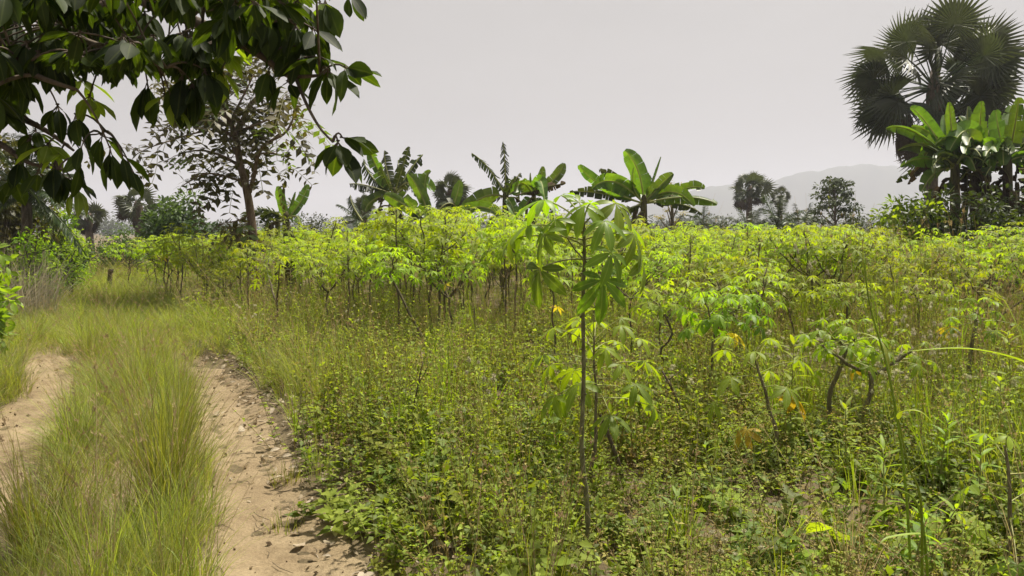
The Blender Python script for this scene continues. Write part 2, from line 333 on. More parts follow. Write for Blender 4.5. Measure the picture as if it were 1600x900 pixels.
# ------------------------------------------------------------------ ground, track, hills
def ground():
    u = np.linspace(-1, 1, 220); k = 8.2
    ax = np.sinh(u * k) / np.sinh(k) * 4500
    xs = np.unique(np.concatenate([np.arange(-14, 10, .14), ax[np.abs(ax + 2) > 12.2]]))
    ys = np.unique(np.concatenate([np.arange(-4, 16, .14), ax[(ax < -4.2) | (ax > 16.2)]]))
    X, Y = np.meshgrid(xs, ys); Z = gz(X, Y); n, m = len(xs), len(ys)
    Z = Z + .012 * (vnoise(X, Y, 6, 3) - .5) * (np.abs(Y) < 40)
    i = np.arange(m - 1)[:, None] * n + np.arange(n - 1)[None]
    b = MB(); b.add(np.stack([X, Y, Z], -1).reshape(-1, 3), [np.stack([i, i + 1, i + n + 1, i + n], -1).reshape(-1, 4)])
    tag(b.build('ground', M['soil']), kind='structure')
def track():
    b = MB()
    for off, seed in ((0, 1), (-1.72, 2), (-.86, 3)):
        ys = np.arange(-2, 26 if off != -.86 else 7.5, .025); ts = np.linspace(-1, 1, 27); Y, T = np.meshgrid(ys, ts, indexing='ij')
        wl = .40 + .14 * (vnoise(Y, Y * 0, 1.3, seed) - .5) + .10 * (vnoise(Y, Y * 0, 5, seed + 5) - .5); wr = .42 + .20 * (vnoise(Y, Y * 0, 1.1, seed + 8) - .5) + .12 * (vnoise(Y, Y * 0, 6, seed + 9) - .5)
        X = rutx(Y) + off + np.where(T < 0, T * wl, T * wr)
        Z = gz(X, Y) + .018 - .05 * np.abs(T) ** 5 + .020 * (vnoise(X, Y, 5, seed) - .5) + .012 * (vnoise(X, Y, 14, seed) - .5)
        if off != -.86: Z = Z - .014 * gaus(T + .28 + .12 * np.sin(Y * .9 + seed), .16) - .011 * gaus(T - .30 + .1 * np.sin(Y * .7), .14) + .006 * np.sign(np.sin(Y * 62 + 9 * np.abs(T - .3))) * gaus(T - .30 + .1 * np.sin(Y * .7), .13) * (vnoise(X, Y, .8, 12) > .42)
        X = rutx(Y) + off + (X - rutx(Y) - off) * (1. if off == 0 else .82 if off == -1.72 else 1.1); m, n = X.shape; i = np.arange(m - 1)[:, None] * n + np.arange(n - 1)[None]
        b.add(np.stack([X, Y, Z], -1).reshape(-1, 3), [np.stack([i, i + 1, i + n + 1, i + n], -1).reshape(-1, 4)])
    tag(b.build('dirt_track', M['sand']), kind='structure')
def hills():
    # ridge profile read along the horizon, at 1900 m
    px = np.array([-600, 0, 350, 700, 860, 960, 1060, 1095, 1180, 1230, 1300, 1390, 1480, 1600, 1900, 2400]); py = np.array([352, 350, 350, 346, 338, 325, 306, 297, 280, 271, 263, 259, 262, 274, 310, 345])
    D = 1900.
    hx = (px - W2) / F * D; hz_ = (362 - py) / F * D
    xs = np.linspace(hx[0], hx[-1], 420); ys = np.linspace(-420, 420, 60)
    X, Yr = np.meshgrid(xs, ys); H = np.interp(X, hx, hz_)
    prof = np.exp(-(Yr / 170) ** 2)
    Z = H * prof * (1 + .18 * (vnoise(X, Yr, .008, 4) - .5)) + (vnoise(X, Yr, .05, 6) - .5) * 7 * prof + (vnoise(X, Yr, .11, 7) - .5) * 4 * prof - 3
    n, m = len(xs), len(ys); i = np.arange(m - 1)[:, None] * n + np.arange(n - 1)[None]
    b = MB(); b.add(np.stack([X, Yr + D, Z], -1).reshape(-1, 3), [np.stack([i, i + 1, i + n + 1, i + n], -1).reshape(-1, 4)], vnoise(X, Yr, .04, 9).ravel())
    tag(b.build('hills', M['forest']), kind='structure')
ground(); track(); hills()

# dusty air between the camera and the hills
def haze():
    m = bpy.data.materials.new('haze_air'); m.use_nodes = True; t = m.node_tree; t.nodes.clear()
    v = t.nodes.new('ShaderNodeVolumePrincipled'); v.inputs['Color'].default_value = (.675, .705, .825, 1); v.inputs['Density'].default_value = .00062
    v.inputs['Anisotropy'].default_value = .2
    o = t.nodes.new('ShaderNodeOutputMaterial'); t.links.new(v.outputs[0], o.inputs['Volume'])
    x0, x1, y0, y1, z0, z1 = -4700, 4700, -4700, 4700, -6, 210
    V = [(x, y, z) for z in (z0, z1) for y in (y0, y1) for x in (x0, x1)]
    b = MB(); b.add(V, [np.array([(0, 2, 3, 1), (4, 5, 7, 6), (0, 1, 5, 4), (2, 6, 7, 3), (0, 4, 6, 2), (1, 3, 7, 5)])])
    tag(b.build('haze', m, smooth=False), kind='stuff')
haze()

# ------------------------------------------------------------------ cassava
PAL_LO = [palmate(6, 2, .30, .32, 1), palmate(7, 2, .27, .5, 2), palmate(5, 2, .34, .4, 3, 110)]
PAL_HI = [palmate(6, 6, .30, .40, 4, 120), palmate(7, 6, .27, .55, 5), palmate(5, 6, .32, .5, 6, 105)]
def cassava_mesh(seed, h, forks=2, fork_at=.6, lean=(0, 0), nleaf=14, lobe=.13, open_=1., yellow=0, hi=False, thick=1.):
    r = np.random.default_rng(seed); st = MB(); fo = MB(); tips = []
    lx, ly = lean
    def wob(p, s): return p + r.normal(0, s, p.shape) * np.array([1, 1, .2])
    r0 = (.009 + .005 * h) * thick ** .7
    if forks == 0:
        pts = np.array([[lx * t ** 1.2, ly * t ** 1.2, h * .96 * t] for t in np.linspace(0, 1, 7)]); pts[1:-1] = wob(pts[1:-1], .015)
        pts = spline(pts, 14); st.tube(pts, np.linspace(r0, r0 * .45, 14), 6); tips.append(pts)
    else:
        top = np.array([lx, ly, h * fork_at]); pts = np.array([[lx * t, ly * t, h * fork_at * t] for t in np.linspace(0, 1, 5)]); pts[1:-1] = wob(pts[1:-1], .025)
        pts = spline(pts, 10); st.tube(pts, np.linspace(r0, r0 * .8, 10), 6); a0 = r.uniform(0, 6.28)
        for k in range(forks):
            a = a0 + 6.283 * k / forks + r.normal(0, .3); rl = h * (1 - fork_at) * r.uniform(.75, 1.05); out = rl * r.uniform(.6, 1.0) * open_
            e = top + np.array([cos(a) * out, sin(a) * out, rl]); mid = top + np.array([cos(a) * out * .62, sin(a) * out * .62, rl * .36])
            p = bez(top, mid, e, 8); p[1:-1] = wob(p[1:-1], .008); st.tube(p, np.linspace(r0 * .75, r0 * .42, 8), 5); tips.append(p)
            if r.random() < .55:
                a2 = a + r.choice([-1, 1]) * r.uniform(.7, 1.3); s0 = p[4]; e2 = s0 + np.array([cos(a2) * out * .6, sin(a2) * out * .6, rl * r.uniform(.3, .5)])
                p2 = bez(s0, (s0 + e2) / 2 + np.array([cos(a2), sin(a2), -.3]) * .04, e2, 6); st.tube(p2, np.linspace(r0 * .5, r0 * .35, 6), 5); tips.append(p2)
    tpls = PAL_HI if hi else PAL_LO; rec = [[] for _ in tpls]; yel = []
    for p in tips:
        nl = max(4, int(nleaf * r.uniform(.8, 1.2))); seg = np.linalg.norm(np.diff(p, axis=0), axis=1).sum(); use = min(.95, (.30 + .1 * (forks == 0)) / seg); a0 = r.uniform(0, 6.28)
        for j in range(nl):
            t = (j + .5) / nl; u = (1 - use) + use * t ** .7; q = u * (len(p) - 1); i = min(int(q), len(p) - 2); b = p[i] + (p[i + 1] - p[i]) * (q - i)
            az = a0 + 2.4 * j + r.normal(0, .25); el = R(-8 + 70 * t ** 1.4) + r.normal(0, .15); pl = lobe * (2.0 - .9 * t) * r.uniform(.8, 1.2)
            d = azv(az, el); e = b + d * pl; e[2] -= pl * .08
            pit = R(-42 + 44 * t) + r.normal(0, .2); bd = azv(az + r.normal(0, .15), pit); nrm = azv(az, pit + pi / 2) + r.normal(0, .18, 3)
            s = lobe * (1.05 - .42 * t ** 2) * r.uniform(.85, 1.15)
            st.tube([b, b + d * pl * .5 + UP * pl * .03, e], [.0035 * (1 + lobe * 2), .003, .0025], 3, r.random(), 1, False)
            (yel if (yellow and j < yellow and p is tips[0]) else rec[r.integers(len(tpls))]).append((e, bd, nrm, s, np.clip(.25 + .55 * t + r.normal(0, .12), 0, 1)))
    for rc, tp, m in [(a, b, 0) for a, b in zip(rec, tpls)] + [(yel, tpls[0], 1)]:
        if rc:
            e, d, n, s, ti = map(np.array, zip(*rc)); fo.batch(tp, frames(d, n, s), e, ti, m)
    return st, fo
def cassava(seed, loc, rz, label, group='cassava plants standing in the weedy front of the field', near=False, name='cassava_plant', **k):
    st, fo = cassava_mesh(seed, hi=near, **k)
    t = empty(name, loc, rz, label, 'cassava', group)
    st.build('stem', [M['stem_near' if near else 'stem'], M['petiole']], t); fo.build('foliage', [M['cassava_near' if near else 'cassava'], M['yellow']], t)
    return t
def gp(px, Y, dz=0.):
    x = at(px, 450, Y)[0]; return (x, Y, float(gz(x, Y)) + dz)

HY = 3.42; HX = gp(921, HY)[0]
def hero_cassava():
    Y = HY; base = np.array(gp(921, Y))
    t = empty('tall_cassava', base, 0, 'tall single-stemmed cassava with big drooping leaves, nearest plant in the middle', 'cassava')
    pts = np.array([at(x, y, Y) for x, y in ((922, 885), (918, 800), (909, 700), (912, 590), (911, 480), (913, 400), (912, 345))]); pts[0] = base - [0, 0, .03]
    cur = spline(pts, 40) - base; s = MB(); rr = np.linspace(.0125, .0065, 40) * (1 + .10 * np.cos(np.arange(40) * 2.1)); s.tube(cur, rr, 8)
    # leaf-scar knobs up the stem
    for i in range(4, 38, 1):
        a = i * 2.4; p = cur[i] + np.array([cos(a), sin(a), 0]) * rr[i] * .9; s.tube([p, p + np.array([cos(a), sin(a), .4]) * .008], [.007, .004], 5)
    s.build('stem', M['stem_green'], t)
    #        hub px, py, dy, scale, yaw(deg, 0=right in photo, 90=away), pitch, tpl, tint, stem point py
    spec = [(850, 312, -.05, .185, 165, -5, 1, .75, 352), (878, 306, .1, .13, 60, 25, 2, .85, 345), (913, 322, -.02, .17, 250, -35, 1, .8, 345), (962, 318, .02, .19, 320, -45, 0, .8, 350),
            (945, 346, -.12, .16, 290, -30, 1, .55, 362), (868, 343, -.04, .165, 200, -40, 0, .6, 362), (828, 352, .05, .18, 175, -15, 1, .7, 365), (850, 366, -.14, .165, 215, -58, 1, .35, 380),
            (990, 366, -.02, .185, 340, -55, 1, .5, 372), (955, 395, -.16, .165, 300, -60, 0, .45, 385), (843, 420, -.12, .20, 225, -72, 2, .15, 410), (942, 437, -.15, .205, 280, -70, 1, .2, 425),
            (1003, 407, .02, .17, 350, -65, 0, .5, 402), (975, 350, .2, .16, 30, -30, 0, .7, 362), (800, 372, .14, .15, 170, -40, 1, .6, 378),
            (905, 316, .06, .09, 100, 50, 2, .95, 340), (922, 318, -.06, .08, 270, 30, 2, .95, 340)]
    for k, (hx, hy, dy, s_, yaw, pit, tp, ti, sy) in enumerate(spec):
        hub = at(hx, hy, Y + dy) - base; i = int(np.argmin(np.abs(proj(cur + base)[1] - sy))); b = cur[i]
        lf = MB(); mid = (b + hub) / 2 + UP * .03
        lf.tube(bez(b, mid, hub, 7), np.linspace(.0042, .003, 7), 5, .5, 1, False)
        a = R(yaw); d = azv(a, R(pit)); n = azv(a, R(pit) + pi / 2)
        r = np.random.default_rng(500 + k); n = n + r.normal(0, .1, 3)
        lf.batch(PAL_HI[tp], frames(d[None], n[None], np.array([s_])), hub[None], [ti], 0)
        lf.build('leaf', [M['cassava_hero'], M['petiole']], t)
hero_cassava()

front = [  # px, Y, height, kwargs, label
    (930, 4.45, 1.0, dict(forks=0, nleaf=24, lobe=.17, lean=(.0, .03)), 'waist-high leafy cassava just behind the tall single-stemmed one', True),
    (283, 15.5, 1.62, dict(forks=0, nleaf=26, lobe=.19, lean=(.02, 0)), 'upright cassava with wide star leaves rising above the canopy at far left', False),
    (432, 11.2, 1.30, dict(forks=2, fork_at=.42, nleaf=16, lobe=.15, open_=1.3, thick=1.5), 'cassava with dark Y-shaped stem just right of the slim tree foot', False),
    (388, 12.6, 1.35, dict(forks=0, nleaf=26, lobe=.16), 'thin cassava standing right in front of the slim brown tree trunk', False),
    (498, 15.0, 1.80, dict(forks=3, fork_at=.55, nleaf=17, lobe=.15, thick=1.4), 'tall forked cassava with flat top below the small banana plant', False),
    (668, 10.0, 1.22, dict(forks=2, fork_at=.78, lean=(-.50, .1), nleaf=20, lobe=.16, open_=1.2, thick=1.3), 'cassava on a long curved stem that leans to the left', False),
    (655, 13.2, 1.85, dict(forks=4, fork_at=.5, nleaf=20, lobe=.15), 'big bright bushy cassava below the young banana in the middle', False),
    (702, 10.6, 1.28, dict(forks=4, fork_at=.5, nleaf=15, lobe=.13, thick=1.5, yellow=1), 'cassava with a cluster of dark upright stems left of the tall one', False),
    (556, 12.5, 1.35, dict(forks=3, fork_at=.6, nleaf=18, lobe=.14), 'low bushy cassava between the slim tree and the leaning cassava', False),
    (741, 9.4, .62, dict(forks=0, nleaf=8, lobe=.12, yellow=1), 'tiny yellowish cassava with one orange leaf among the weeds', False),
    (790, 10.5, 1.74, dict(forks=0, nleaf=30, lobe=.16), 'tall slender cassava left of the nearest one, below torn banana leaves', False),
    (806, 9.9, 1.55, dict(forks=2, fork_at=.8, nleaf=18, lobe=.15), 'slender cassava with two tips, bare lower stem, behind tall one\'s left leaves', False),
    (872, 8.3, 1.25, dict(forks=0, nleaf=20, lobe=.15, yellow=1, lean=(-.12, 0)), 'thin cassava with an orange leaf directly left behind the tall stem', False),
    (1042, 7.6, 1.0, dict(forks=2, fork_at=.7, nleaf=15, lobe=.15), 'knee-high cassava with pale top right of the tall one', False),
    (1105, 6.5, 1.02, dict(forks=2, fork_at=.72, nleaf=14, lobe=.15, yellow=1, lean=(.08, 0)), 'cassava with hanging orange leaf right of the tall one', True),
    (1170, 8.6, 1.15, dict(forks=3, fork_at=.35, nleaf=11, lobe=.13, open_=.75, thick=1.6), 'woody cassava with several dark branches from a low fork', False),
    (1128, 9.2, 1.18, dict(forks=2, fork_at=.7, nleaf=18, lobe=.15), 'pale round-topped cassava behind the orange-leaved one', False),
    (1225, 5.0, .80, dict(forks=0, nleaf=11, lobe=.16, yellow=2, lean=(-.17, .05), thick=1.4), 'short cassava on a bent stem with bright yellow lower leaves', True),
    (1300, 5.7, .78, dict(forks=2, fork_at=.86, nleaf=11, lobe=.13, lean=(.12, 0), thick=1.6), 'short cassava on a dark stem leaning right, left of the forked one', True),
    (1350, 5.45, .72, dict(forks=2, fork_at=.72, nleaf=7, lobe=.12, yellow=1, lean=(.07, 0), open_=2.0, thick=1.9), 'sparse cassava on a thick forked dark stem with yellow leaves', True),
    (1528, 6.9, .86, dict(forks=2, fork_at=.82, nleaf=10, lobe=.14, yellow=1, thick=1.7), 'short cassava on a thick dark stem near the right edge', True),
    (1512, 8.2, 1.12, dict(forks=2, fork_at=.6, nleaf=9, lobe=.13, lean=(.35, 0), open_=1.1), 'leaning cassava with sparse top at the right edge', False),
    (1325, 8.8, .95, dict(forks=2, fork_at=.8, nleaf=16, lobe=.13), 'small umbrella-shaped cassava among the white seed heads', False),
    (1252, 9.4, 1.02, dict(forks=2, fork_at=.75, nleaf=14, lobe=.13, lean=(-.15, 0)), 'small cassava left of the umbrella-shaped one, leaning stem', False),
    (1452, 8.9, .95, dict(forks=2, fork_at=.8, nleaf=16, lobe=.13, lean=(-.1, 0)), 'small cassava right of the white seed heads', False),
    (1398, 9.8, 1.15, dict(forks=2, fork_at=.75, nleaf=18, lobe=.14), 'pale yellow-green cassava directly behind the white seed heads', False),
    (1592, 3.35, .66, dict(forks=0, nleaf=8, lobe=.15, lean=(-.03, 0)), 'low cassava with flat star leaves in the bottom right corner', True),
    (1180, 10.2, 1.5, dict(forks=0, nleaf=6, lobe=.12, lean=(.05, 0)), 'nearly bare tall thin cassava stem left of the young feather palms', False),
]
pts_used = []
for k, (px, Y, h, kw, label, near) in enumerate(front):
    loc = gp(px, Y); pts_used.append((loc[0], Y)); cassava(100 + k, loc, 0, label, near=near, h=h, **kw)

# the field behind: copies of ten plants; the far rest is one mass
PROTO = [cassava_mesh(200 + k, h, f, fa, nleaf=nl, lobe=lb, yellow=int(k == 7)) for k, (h, f, fa, nl, lb) in enumerate(
    [(1.5, 3, .55, 17, .14), (1.4, 4, .5, 16, .14), (1.6, 2, .6, 20, .15), (1.35, 3, .6, 18, .14), (1.55, 0, .6, 28, .16), (1.45, 3, .45, 18, .15), (1.5, 4, .6, 17, .14), (1.3, 2, .65, 20, .14), (1.6, 3, .5, 18, .15), (1.45, 4, .55, 17, .13)])]
PMESH = [(a.mesh('stem', [M['stem'], M['petiole']]), b.mesh('foliage', [M['cassava'], M['yellow']])) for a, b in PROTO]
PH = [1.5, 1.4, 1.6, 1.35, 1.55, 1.45, 1.5, 1.3, 1.6, 1.45]
def field_points():
    P = []
    for y in np.arange(8.5, 48, .82):
        w = .80 * y + 2
        for x in np.arange(-w, w, .82):
            P.append((x + rng.uniform(-.33, .33), y + rng.uniform(-.33, .33)))
    P = np.array(P); x, y = P.T; px, py, _ = proj(np.stack([x, y, 0 * x + 1], -1))
    ok = x > rutx(y) + np.interp(y, [8, 14, 20], [1.6, 1.1, .5])
    start = np.interp(px, [150, 300, 500, 700, 900, 1050, 1200, 1400, 1600], [10.0, 10.0, 9.8, 9.6, 9.6, 7.0, 6.6, 6.4, 6.4]) + np.where(px < 950, 3.4, 1.2) * (vnoise(x, y, .9, 2) - .45)
    ok &= y > start
    thin = np.interp(px, [300, 900, 1000, 1600], [1, 1, .9, .85]) * np.where(px > 950, np.interp(y, [6, 9, 11.5], [.42, .6, 1]), np.clip((y - start) / 3 + .55, 0, 1))
    ok &= rng.random(len(P)) < thin
    far_end = np.interp(px, [150, 420, 560, 800, 1000, 1130, 1300, 1400, 1600], [19, 26, 22, 21, 24, 34, 34, 17, 16.5]); ok &= y < far_end
    for ux, uy in pts_used: ok &= np.hypot(x - ux, y - uy) > .6
    ok &= np.hypot(x + 5.3, y - 16) > .6
    P = P[ok]; return P[np.argsort(P[:, 1])]
FP = field_points()
ZONES = [(-9e9, 260, 'bright cassava in the dense field edge left of the upright star-leaved one'), (260, 400, 'bright cassava in the dense canopy below the round dark bush'),
         (400, 560, 'bright cassava in the dense canopy between slim tree and ragged banana'), (560, 760, 'bright cassava in the dense canopy below the ragged banana clump'),
         (760, 1000, 'bright cassava in the canopy behind the tall single-stemmed one'), (1000, 1150, 'bright cassava in the canopy below the long-leaved banana on the right'),
         (1150, 1320, 'bright cassava in the canopy below the young feather palms'), (1320, 9e9, 'bright cassava in the canopy in front of the right-hand banana clump')]
ppx = proj(np.c_[FP, np.ones(len(FP))])[0]
inview = (ppx > -60) & (ppx < 1660)
N_OWN = 268; cnt = 0; far_pts = []
def field_height(px, y): return np.interp(px, [150, 300, 500, 680, 800, 950, 1100, 1600], [1.15, 1.22, 1.34, 1.62, 1.55, 1.42, 1.34, 1.32])
for (x, y), px, iv in zip(FP, ppx, inview):
    k = int(rng.integers(10)); s = field_height(px, y) / PH[k] * rng.choice([.74, .9, 1., 1.1, 1.2], p=[.16, .24, .3, .2, .1]) * rng.uniform(.94, 1.06) * np.interp(y, [6, 11], [.62, 1.])
    if iv and cnt < N_OWN:
        cnt += 1; zi = next(i for i, z in enumerate(ZONES) if z[0] <= px < z[1])
        lb = 'small thin cassava rising singly from the weeds in the right half of the field' if px > 960 and y < 10.8 else ZONES[zi][2]
        t = empty('cassava_plant', (x, y, float(gz(x, y))), rng.uniform(0, 6.28), lb, 'cassava', lb.replace('bright cassava', 'cassavas').replace('small thin cassava', 'small thin cassavas'))
        t.scale = (s * rng.uniform(.95, 1.15),) * 2 + (s,)
        for nm, me in zip(('stem', 'foliage'), PMESH[k]):
            c = bpy.data.objects.new(nm, me); COL.objects.link(c); c.parent = t
    else: far_pts.append((x, y, k, s))

# ------------------------------------------------------------------ scatter for what nobody could count
def scatter(name, templates, pts, rot, scl, idx, label=None):
    coll = bpy.data.collections.new(name + '_kinds')
    for i, (mb, mats) in enumerate(templates):
        coll.objects.link(bpy.data.objects.new(f'{name}_kind_{chr(97 + i)}', mb if isinstance(mb, bpy.types.Mesh) else mb.mesh(name, mats)))
    me = bpy.data.meshes.new(name); me.vertices.add(len(pts)); me.vertices.foreach_set('co', np.asarray(pts, np.float32).ravel())
    for nm, ty, v in (('rot', 'FLOAT_VECTOR', rot), ('scl', 'FLOAT_VECTOR', scl)):
        a = me.attributes.new(nm, ty, 'POINT'); a.data.foreach_set('vector', np.asarray(v, np.float32).ravel())
    a = me.attributes.new('idx', 'INT', 'POINT'); a.data.foreach_set('value', np.asarray(idx, np.int32))
    o = bpy.data.objects.new(name, me); COL.objects.link(o)
    g = bpy.data.node_groups.new(name, 'GeometryNodeTree'); g.interface.new_socket('Geometry', in_out='INPUT', socket_type='NodeSocketGeometry'); g.interface.new_socket('Geometry', in_out='OUTPUT', socket_type='NodeSocketGeometry')
    N = g.nodes.new; i = N('NodeGroupInput'); u = N('NodeGroupOutput'); ip = N('GeometryNodeInstanceOnPoints'); ci = N('GeometryNodeCollectionInfo')
    ci.inputs['Collection'].default_value = coll; ci.inputs['Separate Children'].default_value = True; ci.inputs['Reset Children'].default_value = True
    def na(n, t): 
        x = N('GeometryNodeInputNamedAttribute'); x.data_type = t; x.inputs['Name'].default_value = n; return x.outputs[0]
    ip.inputs['Pick Instance'].default_value = True
    g.links.new(i.outputs[0], ip.inputs['Points']); g.links.new(ci.outputs[0], ip.inputs['Instance'])
    g.links.new(na('idx', 'INT'), ip.inputs['Instance Index']); g.links.new(na('rot', 'FLOAT_VECTOR'), ip.inputs['Rotation']); g.links.new(na('scl', 'FLOAT_VECTOR'), ip.inputs['Scale'])
    g.links.new(ip.outputs[0], u.inputs[0])
    md = o.modifiers.new('scatter', 'NODES'); md.node_group = g
    tag(o, label, kind='stuff'); return o
def zrot(n, tilt=.12): return np.stack([rng.normal(0, tilt, n), rng.normal(0, tilt, n), rng.uniform(0, 6.28, n)], -1)
def iso(s): return np.stack([s, s, s], -1)

# far cassava: each template is stem + foliage of one plant
def joined(k):
    a, b = PROTO[k]; m = MB()
    for src, off in ((a, 0), (b, 2)):
        base = m.n
        for v, t, ac in zip(src.V, src.T, src.A): m.V.append(v); m.T.append(t); m.A.append(ac)
        for f, mt in zip(src.Fc, src.mat): m.Fc.append(f + base); m.mat.append(mt + off)
        m.n += src.n
    return m, [M['stem'], M['petiole'], M['cassava'], M['yellow']]
if far_pts:
    fp = np.array(far_pts); n = len(fp)
    scatter('far_cassava_mass', [joined(k) for k in range(10)], np.c_[fp[:, :2], gz(fp[:, 0], fp[:, 1])], np.stack([np.zeros(n), np.zeros(n), rng.uniform(0, 6.28, n)], -1), np.stack([fp[:, 3] * 1.08, fp[:, 3] * 1.08, fp[:, 3]], -1), fp[:, 2], 'far part of the cassava field, one bright mass')

# ---- weed templates
def herb(seed, ns, h, lf, nl, mat_leaf=0, heads=.3, spread=.12, dry=0.):
    r = np.random.default_rng(seed); b = MB(); P = []; D = []; S = []; T = []; hp = []; hs_ = []
    for k in range(ns):
        a = r.uniform(0, 6.28); o = np.array([cos(a), sin(a), 0]) * spread * r.random() ** .5; hh = h * r.uniform(.55, 1.1); ln = r.uniform(.05, .5)
        e = o + np.array([cos(a) * ln * hh, sin(a) * ln * hh, hh]); m_ = (o + e) / 2 + np.array([cos(a), sin(a), 0]) * -.08 * hh * ln
        p = bez(o, m_, e, 5); b.tube(p, np.linspace(.0022, .0011, 5), 3, r.random(), 1, False)
        for j in range(nl):
            t = .15 + .85 * (j + r.random()) / nl; q = bez(o, m_, e, 20)[min(19, int(t * 19))]
            for s_ in (0, pi):
                if r.random() < .15: continue
                aa = a + j * 1.57 + s_ + r.normal(0, .4); P.append(q); D.append(azv(aa, r.normal(.25, .4))); S.append(lf * r.uniform(.5, 1.2) * (1.15 - .5 * t)); T.append(np.clip(r.normal(.35 + .3 * t, .22), 0, 1))
        if r.random() < heads: hp.append(e + [0, 0, .004]); hs_.append(r.uniform(.004, .009))
    b.batch(TINY, frames(np.array(D), UP + r.normal(0, .35, (len(D), 3)), np.array(S) * 1.18), np.array(P), np.array(T), 0)
    if hp: b.batch(OCT, np.eye(3)[None] * np.array(hs_).reshape(-1, 1, 1), np.array(hp), r.random(len(hp)), 2)
    return b, [M['weed_dry' if dry else ('weed_dark' if mat_leaf else 'weed')], M['weed_dry'] if dry or seed % 2 else M['petiole'], M['weed_dry']]
def fluffy(seed):
    r = np.random.default_rng(seed); b, mats = herb(seed, 6, .30, .035, 5, 0, 0); hp = []
    for k in range(7):
        a = r.uniform(0, 6.28); o = np.array([cos(a), sin(a), 0]) * .1 * r.random(); e = o + np.array([r.normal(0, .08), r.normal(0, .08), r.uniform(.35, .6)])
        b.tube([o, (o + e) / 2 + r.normal(0, .015, 3), e], [.0018, .0014, .001], 3, .5, 1, False); R_ = r.uniform(.014, .030)
        d = norm(r.normal(0, 1, (34, 3))); b.batch(TINY, frames(d, r.normal(0, 1, (34, 3)), np.full(34, R_)) * np.array([.45, 1, 1]), np.repeat(e[None], 34, 0), r.random(34), 2)
    return b, [mats[0], M['petiole'], M['fluff']]
def gclump(seed, n, h, w, bend=1.0, rad=.05, mats='grass', heads=0, lean=.25, nseg=4):
    r = np.random.default_rng(seed); b = MB(); a = r.uniform(0, 6.28, n); q = rad * r.random(n) ** .5
    base = np.stack([np.cos(a) * q, np.sin(a) * q, np.full(n, -.01)], -1); az = a + r.normal(0, .9, n)
    ln = h * r.uniform(.45, 1.05, n)
    blades(b, base, az, np.abs(r.normal(.05, lean, n)), np.abs(r.normal(bend * .6, bend * .4, n)), ln, w * r.uniform(.6, 1.3, n), np.clip(r.normal(.5, .25, n), 0, 1), (r.random() < 0) * 1, nseg)
    k = int(n * .18)
    if k: blades(b, base[:k], az[:k] + 1, np.abs(r.normal(.3, .3, k)), np.abs(r.normal(bend, .4, k)), ln[:k] * .8, w * r.uniform(.6, 1.2, k), r.random(k), 1, nseg)
    for i in range(heads):
        aa = r.uniform(0, 6.28); L_ = h * r.uniform(1.0, 1.35); an = r.uniform(.08, .4); d = azv(aa, pi / 2 - an)
        p = bez(np.zeros(3), d * L_ * .6, d * L_ + np.array([cos(aa), sin(aa), -.25]) * .12 * L_, 7); b.tube(p, np.linspace(.0015, .0008, 7), 3, r.random(), 1, False)
        m_ = 12; t = r.uniform(.72, 1, m_); q_ = p[np.minimum(6, (t * 6).astype(int))] + r.normal(0, .006, (m_, 3)); b.batch(TINY, frames(d + r.normal(0, .35, (m_, 3)), r.normal(0, 1, (m_, 3)), np.full(m_, .022)) * np.array([.35, 1, 1]), q_, r.random(m_), 1)
    return b, [M[mats], M['straw']]

WEEDS = [herb(1, 10, .30, .045, 6), herb(2, 9, .42, .04, 7, heads=.6), herb(3, 12, .24, .05, 5, heads=.5), herb(4, 9, .20, .065, 5, 1, 0), herb(5, 8, .50, .035, 8, heads=.8),
         herb(6, 7, .48, .026, 6, heads=.9, dry=1), herb(7, 9, .34, .03, 6, heads=.9, dry=1), herb(8, 8, .22, .07, 4, 1, 0, .15), herb(9, 10, .38, .042, 7, heads=.7),
         gclump(10, 22, .5, .006, .9, .06, 'grass'), gclump(11, 16, .55, .011, .8, .05, 'grass_green'), fluffy(12), fluffy(14), herb(15, 11, .28, .05, 6, 1, .2),
         herb(16, 5, .34, .095, 5, 0, 0, .1), gclump(17, 26, .72, .008, .45, .07, 'grass_green', 0, .14), herb(18, 6, .85, .03, 9, heads=1.), herb(19, 7, .30, .08, 6, 1, 0, .14),
         gclump(30, 16, .8, .0045, .55, .06, 'straw', 4, .16), gclump(31, 26, .7, .004, .8, .08, 'grass', 5, .2), herb(32, 4, .75, .022, 7, heads=1., dry=1)]
def in_field(x, y): return x - rutx(y) > .42 + .25 * (vnoise(x, y, 1.3, 7) - .5)
def jitter_grid(y0, y1, sp, x0f, x1f):
    out = []
    for y in np.arange(y0, y1, sp):
        xs = np.arange(x0f(y), x1f(y), sp); out.append(np.stack([xs + rng.uniform(-.5, .5, len(xs)) * sp, y + rng.uniform(-.5, .5, len(xs)) * sp], -1))
    return np.concatenate(out)
